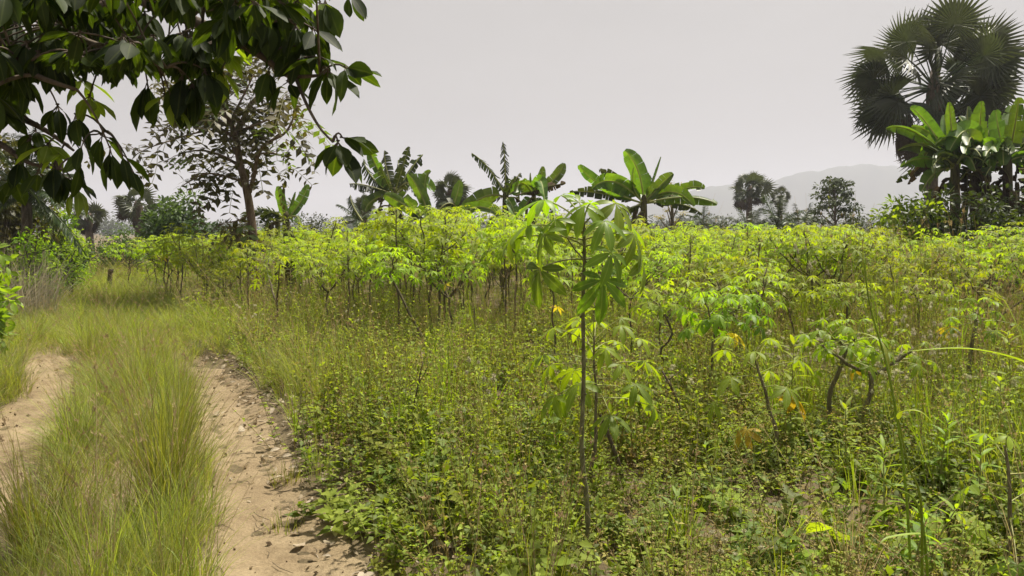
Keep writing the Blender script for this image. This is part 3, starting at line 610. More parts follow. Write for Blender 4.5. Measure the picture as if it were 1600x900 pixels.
def weeds():
    P = np.concatenate([jitter_grid(1.6, 7, .125, lambda y: -3.5, lambda y: .8 * y + 1.2), jitter_grid(7, 14, .19, lambda y: -9, lambda y: .8 * y + 1), jitter_grid(14, 34, .42, lambda y: -.78 * y, lambda y: .78 * y)])
    x, y = P.T; P = P[in_field(x, y)]; x, y = P.T; n = len(P)
    edge = x - rutx(y); bare = vnoise(x, y, .9, 21)
    keep = rng.random(n) < np.clip(.38 + .8 * sstep(.3, .6, bare), 0, 1) * sstep(.36, .80, edge + rng.normal(0, .14, n))
    P = P[keep]; x, y = P.T
    clear = (np.abs(x - HX) < .11 + .05 * rng.random(len(x))) & (y < HY + .25) & (y > HY - .75) & (rng.random(len(x)) < .8); P = P[~clear]
    x, y = P.T; n = len(P); edge = x - rutx(y)
    a = vnoise(x, y, .55, 31); b = vnoise(x, y, .9, 41); c = vnoise(x, y, .35, 51)
    wts = np.zeros((n, len(WEEDS)))
    for k in (0, 2, 8): wts[:, k] = 1.2
    for k in (1, 4): wts[:, k] = .4 + 1.6 * sstep(.45, .6, c) + .8 * sstep(6, 9, y)
    for k in (3, 7, 13): wts[:, k] = .15 + 3.0 * sstep(.55, .68, a) * (y < 7) + .3
    for k in (5, 6): wts[:, k] = .22 + 1.5 * sstep(.5, .65, b)
    wts[:, 9] = .55 + 1.8 * sstep(.5, .7, vnoise(x, y, .6, 61)) + 2.5 * sstep(-.5, -2.5, x - .12 * (y - 5))
    wts[:, 10] = .12 + 1.3 * sstep(.6, .72, vnoise(x, y, .7, 71)) * (y > 4.2)
    wts[:, 14] = .10 + 1.6 * sstep(.62, .72, vnoise(x, y, .65, 101)) + 1.5 * sstep(1.2, 2.0, x) * (y < 4.6); wts[:, 15] = .12 + 1.6 * sstep(.58, .7, vnoise(x, y, .5, 111)); wts[:, 16] = .3 + 2.4 * sstep(.4, .6, vnoise(x, y, .4, 121)) * sstep(4, 6, y); wts[:, 17] = .1 + 2. * sstep(.62, .7, vnoise(x, y, .6, 131)) * (y < 7)
    for k in (18, 19, 20): wts[:, k] = (.12 + 1.7 * sstep(.5, .66, vnoise(x, y, .7, 141 + k))) * (.12 + .7 * sstep(4.2, 6.2, y))
    fl = sstep(.5, .62, vnoise(x, y, .5, 81)) * sstep(4.5, 6.5, y) * sstep(1.5, 3, x)
    wts[:, 11] = .02 + 1.6 * fl; wts[:, 12] = .03 + 1.2 * fl
    cw = np.cumsum(wts / wts.sum(1, keepdims=True), 1); idx = np.minimum((rng.random((n, 1)) > cw).sum(1), len(WEEDS) - 1)
    hgt = np.interp(y, [2, 4, 6, 9, 16], [.75, .95, 1.2, 1.35, 1.4]) * (.62 + .85 * vnoise(x, y, .9, 91)) * rng.uniform(.75, 1.3, n) * np.where((x < .3) & (y > 8), .72, 1.) * np.clip(.45 + edge * .5, .4, 1)
    s = rng.uniform(.75, 1.25, n) * np.interp(y, [3, 8, 16, 30], [.95, 1.1, 1.35, 1.8])
    scatter('weed_cover', WEEDS, np.c_[P, gz(x, y)], zrot(n), np.stack([s, s, s ** .35 * hgt * np.interp(y, [12, 20], [1., .8])], -1), idx, 'tangled low weeds, seed heads and thin grass under the cassava')
weeds()
GRASS = [gclump(20, 60, .62, .0042, 1.15, .07), gclump(21, 50, .5, .005, 1.4, .08), gclump(22, 70, .75, .0042, .9, .07, heads=3), gclump(23, 45, .38, .005, 1.2, .09), gclump(24, 36, .5, .007, 1.0, .07, 'grass_green')]
def verge():
    P = np.concatenate([jitter_grid(2.0, 8, .11, lambda y: -.72 * y - 2, lambda y: rutx(y) + 1.6), jitter_grid(8, 16, .2, lambda y: -.75 * y - 3, lambda y: rutx(y) + 3.0), jitter_grid(16, 34, .38, lambda y: -.78 * y - 2, lambda y: rutx(y) + 3.5)])
    x, y = P.T; n = len(P); d = x - rutx(y); wob = .22 * (vnoise(x, y, 1.6, 5) - .5)
    far_ = sstep(8.6, 11.0, y)
    strip = sstep(-.28, -.42, d + wob) * sstep(-1.40, -1.22, d + wob) * (1 - .9 * gaus(d + .90 + wob * .6, .17) * sstep(9, 6, y))
    lane = sstep(-1.94, -2.12, d + wob)
    edge = sstep(.42, .62, d + wob) * np.clip(1.3 - .9 * (d - .5), 0, 1) * sstep(6.0, 8.5, y)
    dens = np.clip(np.maximum.reduce([strip * (.16 + .5 * sstep(6.5, 8.5, y) + .84 * sstep(.46, .60, vnoise(x, y, 1.25, 15))), lane, edge * .8, far_ * (d < 1.2) * .9]), 0, 1)
    dens = dens * np.where(y < 2.2, .6, 1)
    keep = rng.random(n) < dens; P = P[keep]; x, y = P.T; d = d[keep]; n = len(P)
    idx = rng.choice(5, n, p=[.3, .26, .16, .2, .08])
    hh = rng.uniform(.6, 1.1, n) * np.interp(y, [2, 5, 9, 14, 30], [1.0, .95, .8, .75, .9]) * (.7 + .6 * vnoise(x, y, .8, 25)) * np.where(np.abs(d + .86) < .6, np.where(d < -.95, .68, .92), .85)
    s = np.interp(y, [3, 9, 16, 30], [.95, 1.15, 1.7, 2.4]) * rng.uniform(.8, 1.2, n)
    scatter('verge_grass', GRASS, np.c_[P, gz(x, y)], zrot(n, .1), np.stack([s, s, np.sqrt(s) * hh], -1), idx, 'fine yellow-green grass growing between and beside the wheel tracks')
verge()
def litter():
    n = 560; y = 2.6 + 7 * rng.random(n) ** 1.3; d = np.abs(rng.normal(0, .22, n)) * np.where(rng.random(n) < .7, 1, -1) + .46; x = rutx(y) + d
    ok = (d > -.4); x, y = x[ok], y[ok]; n = len(x); b = MB()
    tps = [leaf_tpl(5, .42, .5, .35, .5, .03, .3), leaf_tpl(5, .5, -.4, -.2, .5, .04, -.2), leaf_tpl(5, .38, .8, .1, .45, .02, .5)]
    for i, tp in enumerate(tps):
        k = np.arange(n) % 3 == i; m_ = k.sum(); el = rng.normal(.0, .22, m_); b.batch(tp, frames(azv(rng.uniform(0, 6.28, m_), el), UP + rng.normal(0, .35, (m_, 3)), rng.uniform(.03, .10, m_)), np.c_[x[k], y[k], gz(x[k], y[k]) + rng.uniform(.012, .04, m_)], rng.random(m_))
    k = 220; y = 2.6 + 6 * rng.random(k); x = rutx(y) + np.where(rng.random(k) < .6, rng.normal(.2, .3, k), rng.normal(-1.0, .5, k)); b.batch(tps[0], frames(azv(rng.uniform(0, 6.28, k), 0), UP + rng.normal(0, .2, (k, 3)), rng.uniform(.015, .05, k)), np.c_[x, y, gz(x, y) + .02], rng.random(k))
    for i in range(90):
        y = 2.6 + 5 * rng.random(); x = rutx(y) + rng.normal(.3, .35); a = rng.uniform(0, 6.28); l = rng.uniform(.04, .2); p = np.array([x, y, float(gz(x, y)) + .024]); b.tube([p, p + np.array([cos(a), sin(a), .05]) * l * .5, p + np.array([cos(a + .2), sin(a + .2), 0]) * l], [.002, .002, .001], 4, .3, 1)
    tag(b.build('leaf_litter', [M['litter'], M['twig']]), 'dry curled leaves and twigs along the edge of the right wheel track', kind='stuff')
litter()

def clods():
    n = 900; y = 2.4 + 9 * rng.random(n) ** 1.4; side = rng.random(n); x = rutx(y) + np.where(side < .62, rng.normal(.1, .32, n), np.where(side < .8, rng.normal(-.85, .4, n), rng.normal(-1.72, .3, n))); sz = rng.gamma(1.6, .0042, n).clip(.002, .020)
    b = MB(); Mx = frames(norm(rng.normal(0, 1, (n, 3))), norm(rng.normal(0, 1, (n, 3))), sz) * np.array([1, .8, .7]); b.batch(OCT, Mx, np.c_[x, y, gz(x, y) + .018 + sz * .3], rng.random(n))
    tag(b.build('soil_clods', M['clod'], smooth=False), 'small clods and crumbs of earth lying in the wheel tracks', kind='stuff')
clods()

# ------------------------------------------------------------------ single tufts, stalks and forbs near the camera
def tuft(loc, seed, n, h, label, green=False, heads=6, rad=.09, bend=1.0):
    b, mats = gclump(seed, n, h, .0048 if not green else .012, bend, rad, 'grass_green' if green else 'grass', heads, .22, 6)
    o = b.build('grass_tuft', mats, None, loc); o.rotation_euler[2] = seed
    return tag(o, label, 'grass tuft', 'grass tufts')
for px, Y, n, h, lb, gr in [(245, 4.05, 330, .95, 'tallest fine grass tuft, dense and upright, on the left edge of the right wheel track', False), (115, 5.2, 200, .6, 'wide grass tuft on the right edge of the left wheel track', False), (40, 3.6, 240, .7, 'big grass tuft in the bottom left corner', False),
                            (262, 5.3, 200, .75, 'grass tuft behind the tallest one at the track edge', False), (205, 6.6, 200, .72, 'rounded grass tuft where the strip between the tracks bends', False), (135, 9.0, 200, .75, 'dark grass tuft right of the far end of the left track', False), (441, 4.85, 70, .2, 'small lone grass tuft on the bare right wheel track', False), (436, 4.1, 45, .16, 'tiny sparse grass tuft on the track nearest the camera', False),
                            (680, 5.6, 26, .62, 'bright green broad-bladed grass tuft in front of the leaning cassava', True), (1068, 3.5, 20, .45, 'bright broad-bladed grass tuft near the bottom right of the tall cassava', True), (762, 4.9, 14, .55, 'thin yellow-green grass tuft left of the tall cassava', True), (625, 5.2, 18, .5, 'pale grass tuft beside the litter-strewn bank', True)]:
    tuft(gp(px, Y), int(px), n, h, lb, gr, 0 if gr or h < .3 else 7, .10 if not gr else .05, 1.0 if not gr else .6)

LANCE = leaf_tpl(5, .2, .3, .35, .42)
def forb(loc, seed, h, nl, lf, label, mat='weed_dark', rad=.006):
    r = np.random.default_rng(seed); t = empty('leafy_forb', loc, 0, label, 'weed', 'upright leafy weeds'); s = MB(); lx, ly = r.normal(0, .06, 2)
    p = spline([[0, 0, -.02], [lx * .3, ly * .3, h * .5], [lx, ly, h]], 10); s.tube(p, np.linspace(rad, rad * .4, 10), 6); s.build('stem', M['petiole'], t)
    j = np.arange(nl); u = .12 + .88 * (j + .5) / nl; q = np.array([p[min(9, int(v * 9))] * (1 - (v * 9 % 1)) + p[min(9, int(v * 9) + 1)] * (v * 9 % 1) for v in u])
    az = 2.4 * j + r.normal(0, .2, nl); el = .1 + .9 * u ** 2 + r.normal(0, .15, nl); b = MB(); b.batch(LANCE, frames(azv(az, el), UP + r.normal(0, .15, (nl, 3)), lf * (1.1 - .5 * u) * r.uniform(.8, 1.2, nl)), q, np.clip(.2 + .6 * u + r.normal(0, .1, nl), 0, 1)); b.build('foliage', M[mat], t)
    return t
for px, Y, h, nl, lf, lb, mt in [(1240, 5.3, .78, 34, .20, 'tall leafy weed right behind the yellow-leaved short cassava', 'bush_bright'), (1590, 5.4, .85, 40, .19, 'tall bright leafy weed at the right edge', 'bush_bright'), (1575, 4.9, .6, 30, .17, 'shorter bright leafy weed in front of the tall one at the right edge', 'bush_bright'),
                                (815, 4.75, .42, 26, .13, 'upright narrow-leaved weed left of the tall cassava stem', 'weed_dark'), (882, 3.95, .34, 20, .12, 'low rosette weed at the left foot of the tall cassava', 'weed_dark'), (772, 3.55, .30, 22, .11, 'small bushy weed at the bottom middle of the photo', 'bush_bright'), (1330, 4.6, .5, 30, .16, 'narrow-leaved bright weed below the forked dark cassava', 'bush_bright'), (1050, 3.6, .34, 20, .12, 'leafy weed right of the tall cassava foot', 'weed_dark'),
                                (1125, 4.3, .36, 22, .13, 'dark leafy weed between the tall cassava and the yellow-leaved one', 'weed_dark'), (1465, 3.4, .34, 22, .16, 'wide-leaved yellow-green weed near the broad floor leaves', 'bush_bright'), (1525, 3.3, .30, 18, .15, 'bright weed in the bottom right corner beside the flat star leaves', 'bush_bright'), (655, 3.7, .28, 20, .10, 'dark low weed beside the bank of dead leaves', 'weed_dark')]:
    forb(gp(px, Y), int(px) + 7, h, nl, lf, lb, mt)

def ribbon(mb, pts, width, tint=.5, mat=0, fold=.35, ref=None):
    pts = np.asarray(pts); n = len(pts); t = norm(np.gradient(pts, axis=0)); ref = UP if ref is None else np.asarray(ref, float); side = norm(np.cross(t, ref)); nn = np.cross(side, t); s = np.linspace(0, 1, n)
    w = width * np.minimum(1, s * 5 + .35) * (1 - s ** 2.2) * .5 + .0004
    V = np.stack([pts - side * w[:, None] + nn * (w * fold)[:, None], pts, pts + side * w[:, None] + nn * (w * fold)[:, None]], 1); i = np.arange(n - 1)[:, None] * 3 + np.arange(2)[None]
    mb.add(V.reshape(-1, 3), [np.stack([i, i + 1, i + 4, i + 3], -1).reshape(-1, 4)], tint, np.tile([1, 0, 1.], n), mat)
def stalk(label, base_px, Y, pts, leaves):
    base = np.array(gp(base_px, Y)); t = empty('grass_stalk', base, 0, label, 'grass stalk', 'tall grass stalks'); s = MB(); P = np.array([at(a, b, Y + c) for a, b, c in pts]); P = np.vstack([base - [0, 0, .02], P]) - base
    cur = spline(P, 26); s.tube(cur, np.linspace(.0055, .0022, 26), 6, .4, 0); s.build('stem', M['grass_green'], t)
    for lp, w in leaves:
        b = MB(); ribbon(b, spline(np.array([at(a, b_, Y + c) for a, b_, c in lp]) - base, 18), w, .75, 0); b.build('leaf', M['grass_green'], t)
stalk('tall thin grass stalk crossing the forked dark cassava', 1452, 2.75, [(1415, 760, 0), (1391, 595, 0), (1360, 480, .02), (1350, 405, .03)], [([(1389, 590, 0), (1380, 540, .06), (1340, 520, .15), (1300, 540, .2)], .012), ([(1362, 490, .02), (1352, 440, .03), (1348, 400, .04), (1349, 370, .04)], .010)])
stalk('grass stalk with a leaf bent over like a hook', 1462, 2.6, [(1440, 800, 0), (1420, 730, 0), (1404, 655, 0)], [([(1404, 655, 0), (1412, 643, -.02), (1440, 645, -.05), (1468, 673, -.08)], .020)])
stalk('grass stalk at the right edge with one long leaf reaching left', 1640, 2.5, [(1650, 720, 0), (1640, 600, 0)], [([(1640, 592, 0), (1590, 562, -.02), (1510, 545, -.04), (1415, 549, -.06)], .028), ([(1645, 650, 0), (1580, 490, .1), (1560, 465, .12), (1540, 455, .15)], .012)])
stalk('bent grass stalk lying across the wide-leaved weed', 1480, 2.7, [(1440, 810, -.05), (1395, 760, -.05), (1335, 725, -.05)], [([(1470, 850, 0), (1440, 835, -.05), (1390, 840, -.08), (1375, 850, -.1)], .018)])

for px, Y, h, nl, lf, lb in [(1395, 3.9, .45, 26, .17, 'lush yellow-green leafy weed left of the yellowing broad-leaved one'), (1440, 3.15, .36, 22, .16, 'lush leafy weed at the bottom edge below the hooked grass stalk'), (1545, 3.9, .5, 28, .17, 'lush leafy weed behind the flat star leaves in the bottom right'), (1480, 4.3, .5, 26, .15, 'tall pale leafy weed behind the broad-leaved weeds at bottom right')]:
    forb(gp(px, Y), int(px) + 3, h, nl, lf, lb, 'cassava_near')
def floor_leaves(px, Y, seed, n, size, label, mat):
    r = np.random.default_rng(seed); t = empty('broadleaf_weed', gp(px, Y), 0, label, 'weed', 'broad-leaved weeds'); tp = leaf_tpl(7, .46, .25, .35, .5, .012)
    for k in range(n):
        b = MB(); a = r.uniform(0, 6.28); d = azv(a, r.uniform(.0, .7)); st = d * size * .5 + UP * r.uniform(.05, .2) ; b.tube(bez(np.zeros(3), UP * .08 + st * .3, st, 5), [.004, .004, .003, .003, .002], 5, .5, 1, False)
        b.batch(tp, frames(azv(a, r.uniform(-.5, .2))[None], UP[None] + r.normal(0, .2, (1, 3)), np.array([size * r.uniform(.8, 1.2)])), st[None], [r.random()], 0); b.build('leaf', [M[mat], M['petiole']], t)
floor_leaves(1335, 3.35, 1, 4, .20, 'broad pale leaves flat on the ground at the bottom right', 'bush_bright')
floor_leaves(1430, 3.75, 2, 18, .16, 'yellow-green broad-leaved weed beside the hooked grass stalk', 'bush_bright')
floor_leaves(1500, 3.7, 3, 15, .16, 'yellowing broad-leaved weed left of the flat star leaves', 'cassava')
floor_leaves(1180, 4.7, 4, 9, .11, 'dark broad-leaved weed in shade below the yellow-leaved short cassava', 'weed_dark')
floor_leaves(870, 4.4, 5, 10, .09, 'small glossy broad-leaved weed just left of the tall cassava stem', 'weed_dark')

# ------------------------------------------------------------------ banana plants
def banana_leaf(p0, p1, p2, width, roll, tear, seed, fold=.45, n=26):
    r = np.random.default_rng(seed); b = MB(); tear = max(tear, .14); P = bez(p0, p1, p2, n + 1); ln = np.linalg.norm(np.diff(P, axis=0), axis=1).sum()
    t = norm(np.gradient(P, axis=0)); view = norm(P - np.array([0, 0, CAMZ])); s0 = norm(np.cross(t, view)); n0 = np.cross(s0, t)
    side = s0 * cos(roll) + n0 * sin(roll); nn = np.cross(side, t); nn *= np.where(nn[:, 2:3].mean() < 0, -1, 1)
    s = np.linspace(0, 1, n + 1); w = width * .5 * np.where(s < .12, .04, np.clip((s - .12) / .12, 0, 1) ** .55 * np.clip((1.02 - s) / .3, 0, 1) ** .5)
    b.tube(P, np.linspace(.028, .006, n + 1), 5, .6, 1, False)
    for sd in (-1, 1):
        # strips between tears: each hangs by its own angle
        i = 2; ang = fold + r.normal(0, .12)
        while i < n:
            k = 1 if tear > .8 else int(r.integers(1, 4)) if tear > .45 else int(r.integers(2, 6)) if tear > .05 else int(r.integers(1, 3)); j = min(n, i + k)
            an = ang + r.normal(0, .40 * tear) + tear * .30; shrink = 1 - tear * r.random() * .35; gap = tear * .22 if r.random() < .35 + tear else 0.; an = ang + (an - ang) * (1 if gap else .5)
            rows = []
            for m_ in range(i, j + 1):
                f = 0. if j == i else (m_ - i) / (j - i); pinch = (f - .5) * gap
                for c in (0, .5, 1):
                    drop = an * (.6 + .8 * c); pos = P[m_] - t[m_] * pinch * c * ln / n * (j - i)
                    o_ = side[m_] * sd * cos(drop) - nn[m_] * sin(drop) * (1 if tear > .3 else -.6)
                    if tear > .8: o_ = norm(side[m_] * sd * (.45 + .3 * sin(3 * an)) - UP * .8 + t[m_] * .25 * sin(7 * an))
                    rows.append(pos + o_ * w[m_] * c * shrink + nn[m_] * .004)
            V = np.array(rows); m2 = (j - i + 1); q = [(3 * a + c, 3 * a + c + 1, 3 * a + c + 4, 3 * a + c + 3) for a in range(m2 - 1) for c in (0, 1)]
            b.add(V, [np.array(q)], np.clip(.62 - .5 * tear + r.normal(0, .16), 0, 1), np.tile([0, .5, 1], m2), 0); i = j  # tint falls with tear, painting in the back-lit darkness of torn leaves
    return b
def banana(label, Y, foot_px, crown, leaves, seed, group='banana plants along the far edge of the field', trunk_r=.11, dead=0, extra=2):
    """leaves: (tip px, tip py, mid px, mid py, depth change of the tip, width px, roll deg, tear, dead, base px, base py)"""
    rx_ = np.random.default_rng(seed + 900); leaves = list(leaves)
    for k in range(extra):   # lower leaves all round the stem
        a = rx_.uniform(0, 6.28); ln = rx_.uniform(60, 105); dx = cos(a) * ln; dy_ = sin(a) * ln / F * Y; rise = rx_.uniform(-35, 45); leaves.append((crown[0] + dx, crown[1] - rise * .6, crown[0] + dx * .55, crown[1] - abs(rise) * .5 - 14, dy_, rx_.uniform(24, 34), rx_.uniform(10, 40), rx_.uniform(.2, .44) if rx_.random() < .6 else rx_.uniform(.5, .75), 0))
    base = np.array(gp(foot_px, Y)); t = empty('banana_plant', base, 0, label, 'banana plant', group); cr = at(crown[0], crown[1], Y); s = MB()
    s.tube(spline([base - base - [0, 0, .1], (cr - base) * [.6, .6, .5], cr - base, (cr - base) + [0, 0, .25]], 10), [trunk_r * 1.25, trunk_r * 1.15, trunk_r * 1.08, trunk_r, trunk_r * .95, trunk_r * .9, trunk_r * .85, trunk_r * .7, trunk_r * .5, trunk_r * .25], 9); s.build('trunk', M['pseudo'], t)
    for k, lf in enumerate(leaves):
        tx, ty, mx, my, dy, wpx, roll, tear, dd = lf[:9]; bx, by = lf[9:] if len(lf) > 9 else crown
        p0 = at(bx, by, Y); pm = at(mx, my, Y + dy * .5); p2 = at(tx, ty, Y + dy); p1 = through(p0, pm, p2)
        b = banana_leaf(p0, p1, p2, wpx / F * Y * (1.5 if tear > .8 else 1.), R(roll), tear, seed * 50 + k); o = b.build('dead_leaf' if dd else 'leaf', [M['banana_dead' if dd else 'banana_backlit' if tear >= .45 else 'banana'], M['banana_dead' if dd else 'petiole']], t, None)
        me = o.data; co = np.empty(len(me.vertices) * 3, np.float32); me.vertices.foreach_get('co', co); me.vertices.foreach_set('co', (co.reshape(-1, 3) - base).astype(np.float32).ravel())
        if dd: o['label'] = 'dry brown hanging leaf'
    r = np.random.default_rng(seed)
    for k in range(dead):   # dry leaves hanging down the trunk
        a = r.uniform(0, 6.28); z = (cr - base)[2] * r.uniform(.7, 1.0); o_ = np.array([cos(a), sin(a), 0]); p0 = base + [0, 0, z] + o_ * .08; L_ = min(z * .95, r.uniform(.8, 1.6))
        b = banana_leaf(p0, p0 + o_ * r.uniform(.4, .8) + UP * .15, p0 + o_ * r.uniform(.25, .6) - UP * L_, .35, r.uniform(0, 3), .8, seed * 77 + k, .9, 14); o = b.build('dead_leaf', [M['banana_dead'], M['banana_dead']], t); me = o.data
        co = np.empty(len(me.vertices) * 3, np.float32); me.vertices.foreach_get('co', co); me.vertices.foreach_set('co', (co.reshape(-1, 3) - base).astype(np.float32).ravel()); o['label'] = 'dry brown hanging leaf'
    return t
banana('small banana with two fresh upright leaves right of the slim tree', 20, 455, (447, 345), [(434, 291, 439, 316, -.2, 20, 15, .05, 0), (481, 288, 470, 315, .2, 20, 20, .25, 0), (462, 300, 457, 322, .3, 12, 60, 0, 0), (405, 348, 424, 332, .4, 22, 30, .5, 0), (470, 352, 462, 338, -.5, 20, 40, .4, 0), (402, 326, 425, 330, .8, 20, 30, .5, 0)], 1, dead=3, extra=0)
banana('leafless-looking banana stem left of the small fresh one', 20.6, 434, (434, 350), [(412, 372, 420, 345, .3, 18, 30, .6, 0), (445, 330, 441, 340, .3, 12, 30, .3, 0)], 2, trunk_r=.08, dead=2)
banana('ragged dark banana with torn leaves, tallest of the middle clump', 24, 612, (616, 305), [(577, 231, 589, 262, -.3, 26, 10, .35, 0), (601, 235, 604, 264, .4, 24, 20, .6, 0), (639, 229, 629, 262, -.4, 20, 15, .6, 0), (661, 241, 645, 260, .5, 24, 10, .6, 0), (568, 248, 582, 277, .2, 20, 5, .9, 0), (546, 287, 574, 290, -.5, 18, 10, .95, 0), (547, 304, 552, 322, .4, 16, 10, .9, 0, 566, 345), (570, 330, 585, 312, -.6, 26, 30, .3, 0), (640, 330, 632, 312, -.5, 24, 30, .3, 0), (596, 260, 603, 280, -1.0, 22, 30, .5, 0), (622, 250, 621, 275, 1, 24, 30, .5, 0), (640, 290, 634, 292, 1, 22, 30, .7, 0)], 3, dead=10)
banana('young bright green banana with a pale arching leaf in the middle clump', 22, 672, (674, 348), [(637, 271, 656, 300, -.2, 24, 5, .1, 0), (673, 267, 664, 292, .3, 20, 20, .05, 0), (601, 304, 632, 320, -.8, 26, 20, .15, 0), (634, 310, 652, 328, -1.2, 22, 30, .3, 0), (664, 358, 668, 340, -.8, 20, 40, .2, 0)], 4, trunk_r=.08, dead=2)
banana('banana sucker with a single broad upright leaf beside the fan palm', 22.5, 705, (703, 345), [(719, 282, 713, 308, .2, 20, 10, 0, 0, 703, 332), (735, 318, 718, 326, .4, 18, 40, .4, 0), (690, 345, 697, 335, -.4, 14, 40, .4, 0)], 5, trunk_r=.06, dead=1)
banana('banana with tall comb-like torn leaves left of the dead brown leaf', 23, 790, (790, 308), [(737, 239, 766, 266, -.2, 18, 5, .95, 0), (786, 221, 789, 258, .2, 16, 5, .95, 0), (712, 348, 752, 310, -.6, 30, 15, .15, 0), (813, 270, 803, 285, .4, 18, 30, .6, 0), (806, 278, 798, 290, -.6, 22, 30, .6, 0), (740, 330, 765, 312, .8, 22, 30, .6, 0), (805, 345, 800, 322, -.8, 20, 20, .1, 0)], 6, dead=5)
banana('banana with two fresh upright leaves and a dead brown one', 22.6, 838, (834, 306), [(848, 260, 843, 284, -.1, 18, 10, .0, 0), (881, 255, 868, 278, .2, 22, 5, .05, 0), (829, 270, 831, 288, .3, 8, 60, 0, 0), (884, 286, 846, 294, -.4, 22, 20, .8, 1, 806, 306), (850, 345, 845, 325, -.8, 22, 20, .1, 0), (812, 340, 820, 322, -.3, 20, 30, .2, 0)], 7, trunk_r=.08, dead=3)
banana('long-leaved banana with a broad sail-like leaf, right of the tall cassava', 22, 1008, (1006, 318), [(905, 258, 940, 290, -.6, 24, 10, .2, 0), (936, 266, 965, 280, .5, 20, 25, .5, 0), (976, 235, 997, 268, -.1, 38, 5, .05, 0), (991, 262, 990, 292, -.6, 12, 40, 0, 0), (1033, 245, 1022, 280, .3, 9, 65, 0, 0), (1052, 271, 1030, 292, -.3, 26, 20, .1, 0), (1101, 294, 1064, 296, .2, 24, 15, .25, 0), (1121, 319, 1072, 308, -.5, 26, 25, .35, 0), (890, 300, 938, 302, .3, 22, 25, .5, 0), (1098, 335, 1060, 318, .6, 22, 30, .7, 0), (955, 345, 980, 328, .6, 22, 30, .5, 0), (1010, 272, 1010, 296, 1., 26, 30, .1, 0)], 8, dead=4)
banana('banana with long silvery leaves arching left at the right clump', 18.5, 1496, (1492, 262), [(1422, 169, 1448, 193, .2, 24, 15, .25, 0), (1384, 201, 1432, 208, -.3, 26, 25, .35, 0), (1424, 198, 1458, 212, .4, 24, 25, .35, 0), (1403, 235, 1448, 229, -.6, 24, 25, .45, 0), (1483, 160, 1487, 205, -.3, 20, 10, .2, 0), (1418, 288, 1448, 255, .2, 24, 30, .8, 1), (1475, 180, 1482, 215, .8, 22, 20, .2, 0), (1440, 300, 1462, 270, -.8, 26, 25, .4, 0), (1400, 285, 1440, 262, .9, 26, 30, .8, 0)], 9, 'banana plants of the right-hand clump', .12, 8, 13)
banana('banana with a huge translucent leaf hanging in the right clump', 18.9, 1530, (1528, 250), [(1512, 166, 1514, 205, .4, 26, 25, .35, 0), (1534, 158, 1531, 200, -.2, 28, 20, .4, 0), (1484, 235, 1512, 205, -.9, 40, 10, .1, 0), (1556, 176, 1544, 208, .5, 24, 30, .4, 0), (1547, 268, 1541, 235, -.9, 30, 15, .3, 0), (1498, 182, 1514, 208, .9, 26, 35, .4, 0), (1478, 306, 1508, 272, -.6, 26, 25, .5, 0), (1508, 240, 1518, 225, -1.2, 26, 20, .2, 0)], 10, 'banana plants of the right-hand clump', .12, 12, 13)
banana('banana with a wide bright wavy leaf near the right edge', 18.6, 1580, (1574, 255), [(1592, 152, 1585, 200, -.2, 38, 10, .4, 0), (1556, 172, 1562, 210, .3, 30, 15, .25, 0), (1545, 180, 1558, 215, .8, 26, 20, .4, 0), (1618, 180, 1600, 210, .2, 34, 20, .3, 0), (1625, 255, 1600, 245, -.6, 26, 30, .3, 0), (1568, 258, 1568, 225, -.9, 34, 10, .2, 0), (1540, 275, 1555, 255, -.8, 26, 20, .6, 0), (1580, 165, 1578, 205, .9, 34, 15, .3, 0)], 11, 'banana plants of the right-hand clump', .12, 12, 13)
banana('banana cut by the right edge of the photo', 19.4, 1625, (1622, 262), [(1590, 190, 1604, 220, -.2, 36, 15, .3, 0), (1640, 170, 1632, 215, .2, 34, 10, .3, 0), (1665, 220, 1645, 232, .1, 34, 20, .3, 0), (1598, 270, 1608, 255, -.6, 30, 20, .4, 0), (1612, 160, 1616, 205, .6, 34, 15, .3, 0)], 12, 'banana plants of the right-hand clump', .12, 8, 13)

# ------------------------------------------------------------------ palms
def fan_tpl(nseg, seed, span=285, droop=.25):
    r = np.random.default_rng(seed); V = [(0, 0, 0)]; T = []
    for k in range(nseg):
        a = R(span) * ((k + .5) / nseg - .5); h = R(span) / nseg * .5; sp = .49 + .06 * r.random(); L_ = r.uniform(.88, 1.06) * (1 - .12 * abs(a) / 2.5); zc = -droop * .3; b = len(V)
        def pt(rr, an, z): return (sin(an) * rr, cos(an) * rr, z - droop * rr * rr * .8 - .12 * (an / 2.4) ** 2 * rr)
        V += [pt(sp, a - h, .02), pt(sp * 1.02, a, -.03), pt(sp, a + h, .02), pt(L_, a + r.normal(0, .02), -.06 - .10 * r.random())]
        T += [(0, b + 1, b), (0, b + 2, b + 1), (b, b + 1, b + 3), (b + 1, b + 2, b + 3)]
    return np.array(V, float), [np.array(T)], np.zeros(len(V))
FAN = [fan_tpl(30, 1), fan_tpl(28, 2, 260, .45), fan_tpl(32, 3, 290, .2)]
FAN_LO = [fan_tpl(17, 4), fan_tpl(15, 5, 240, .5)]
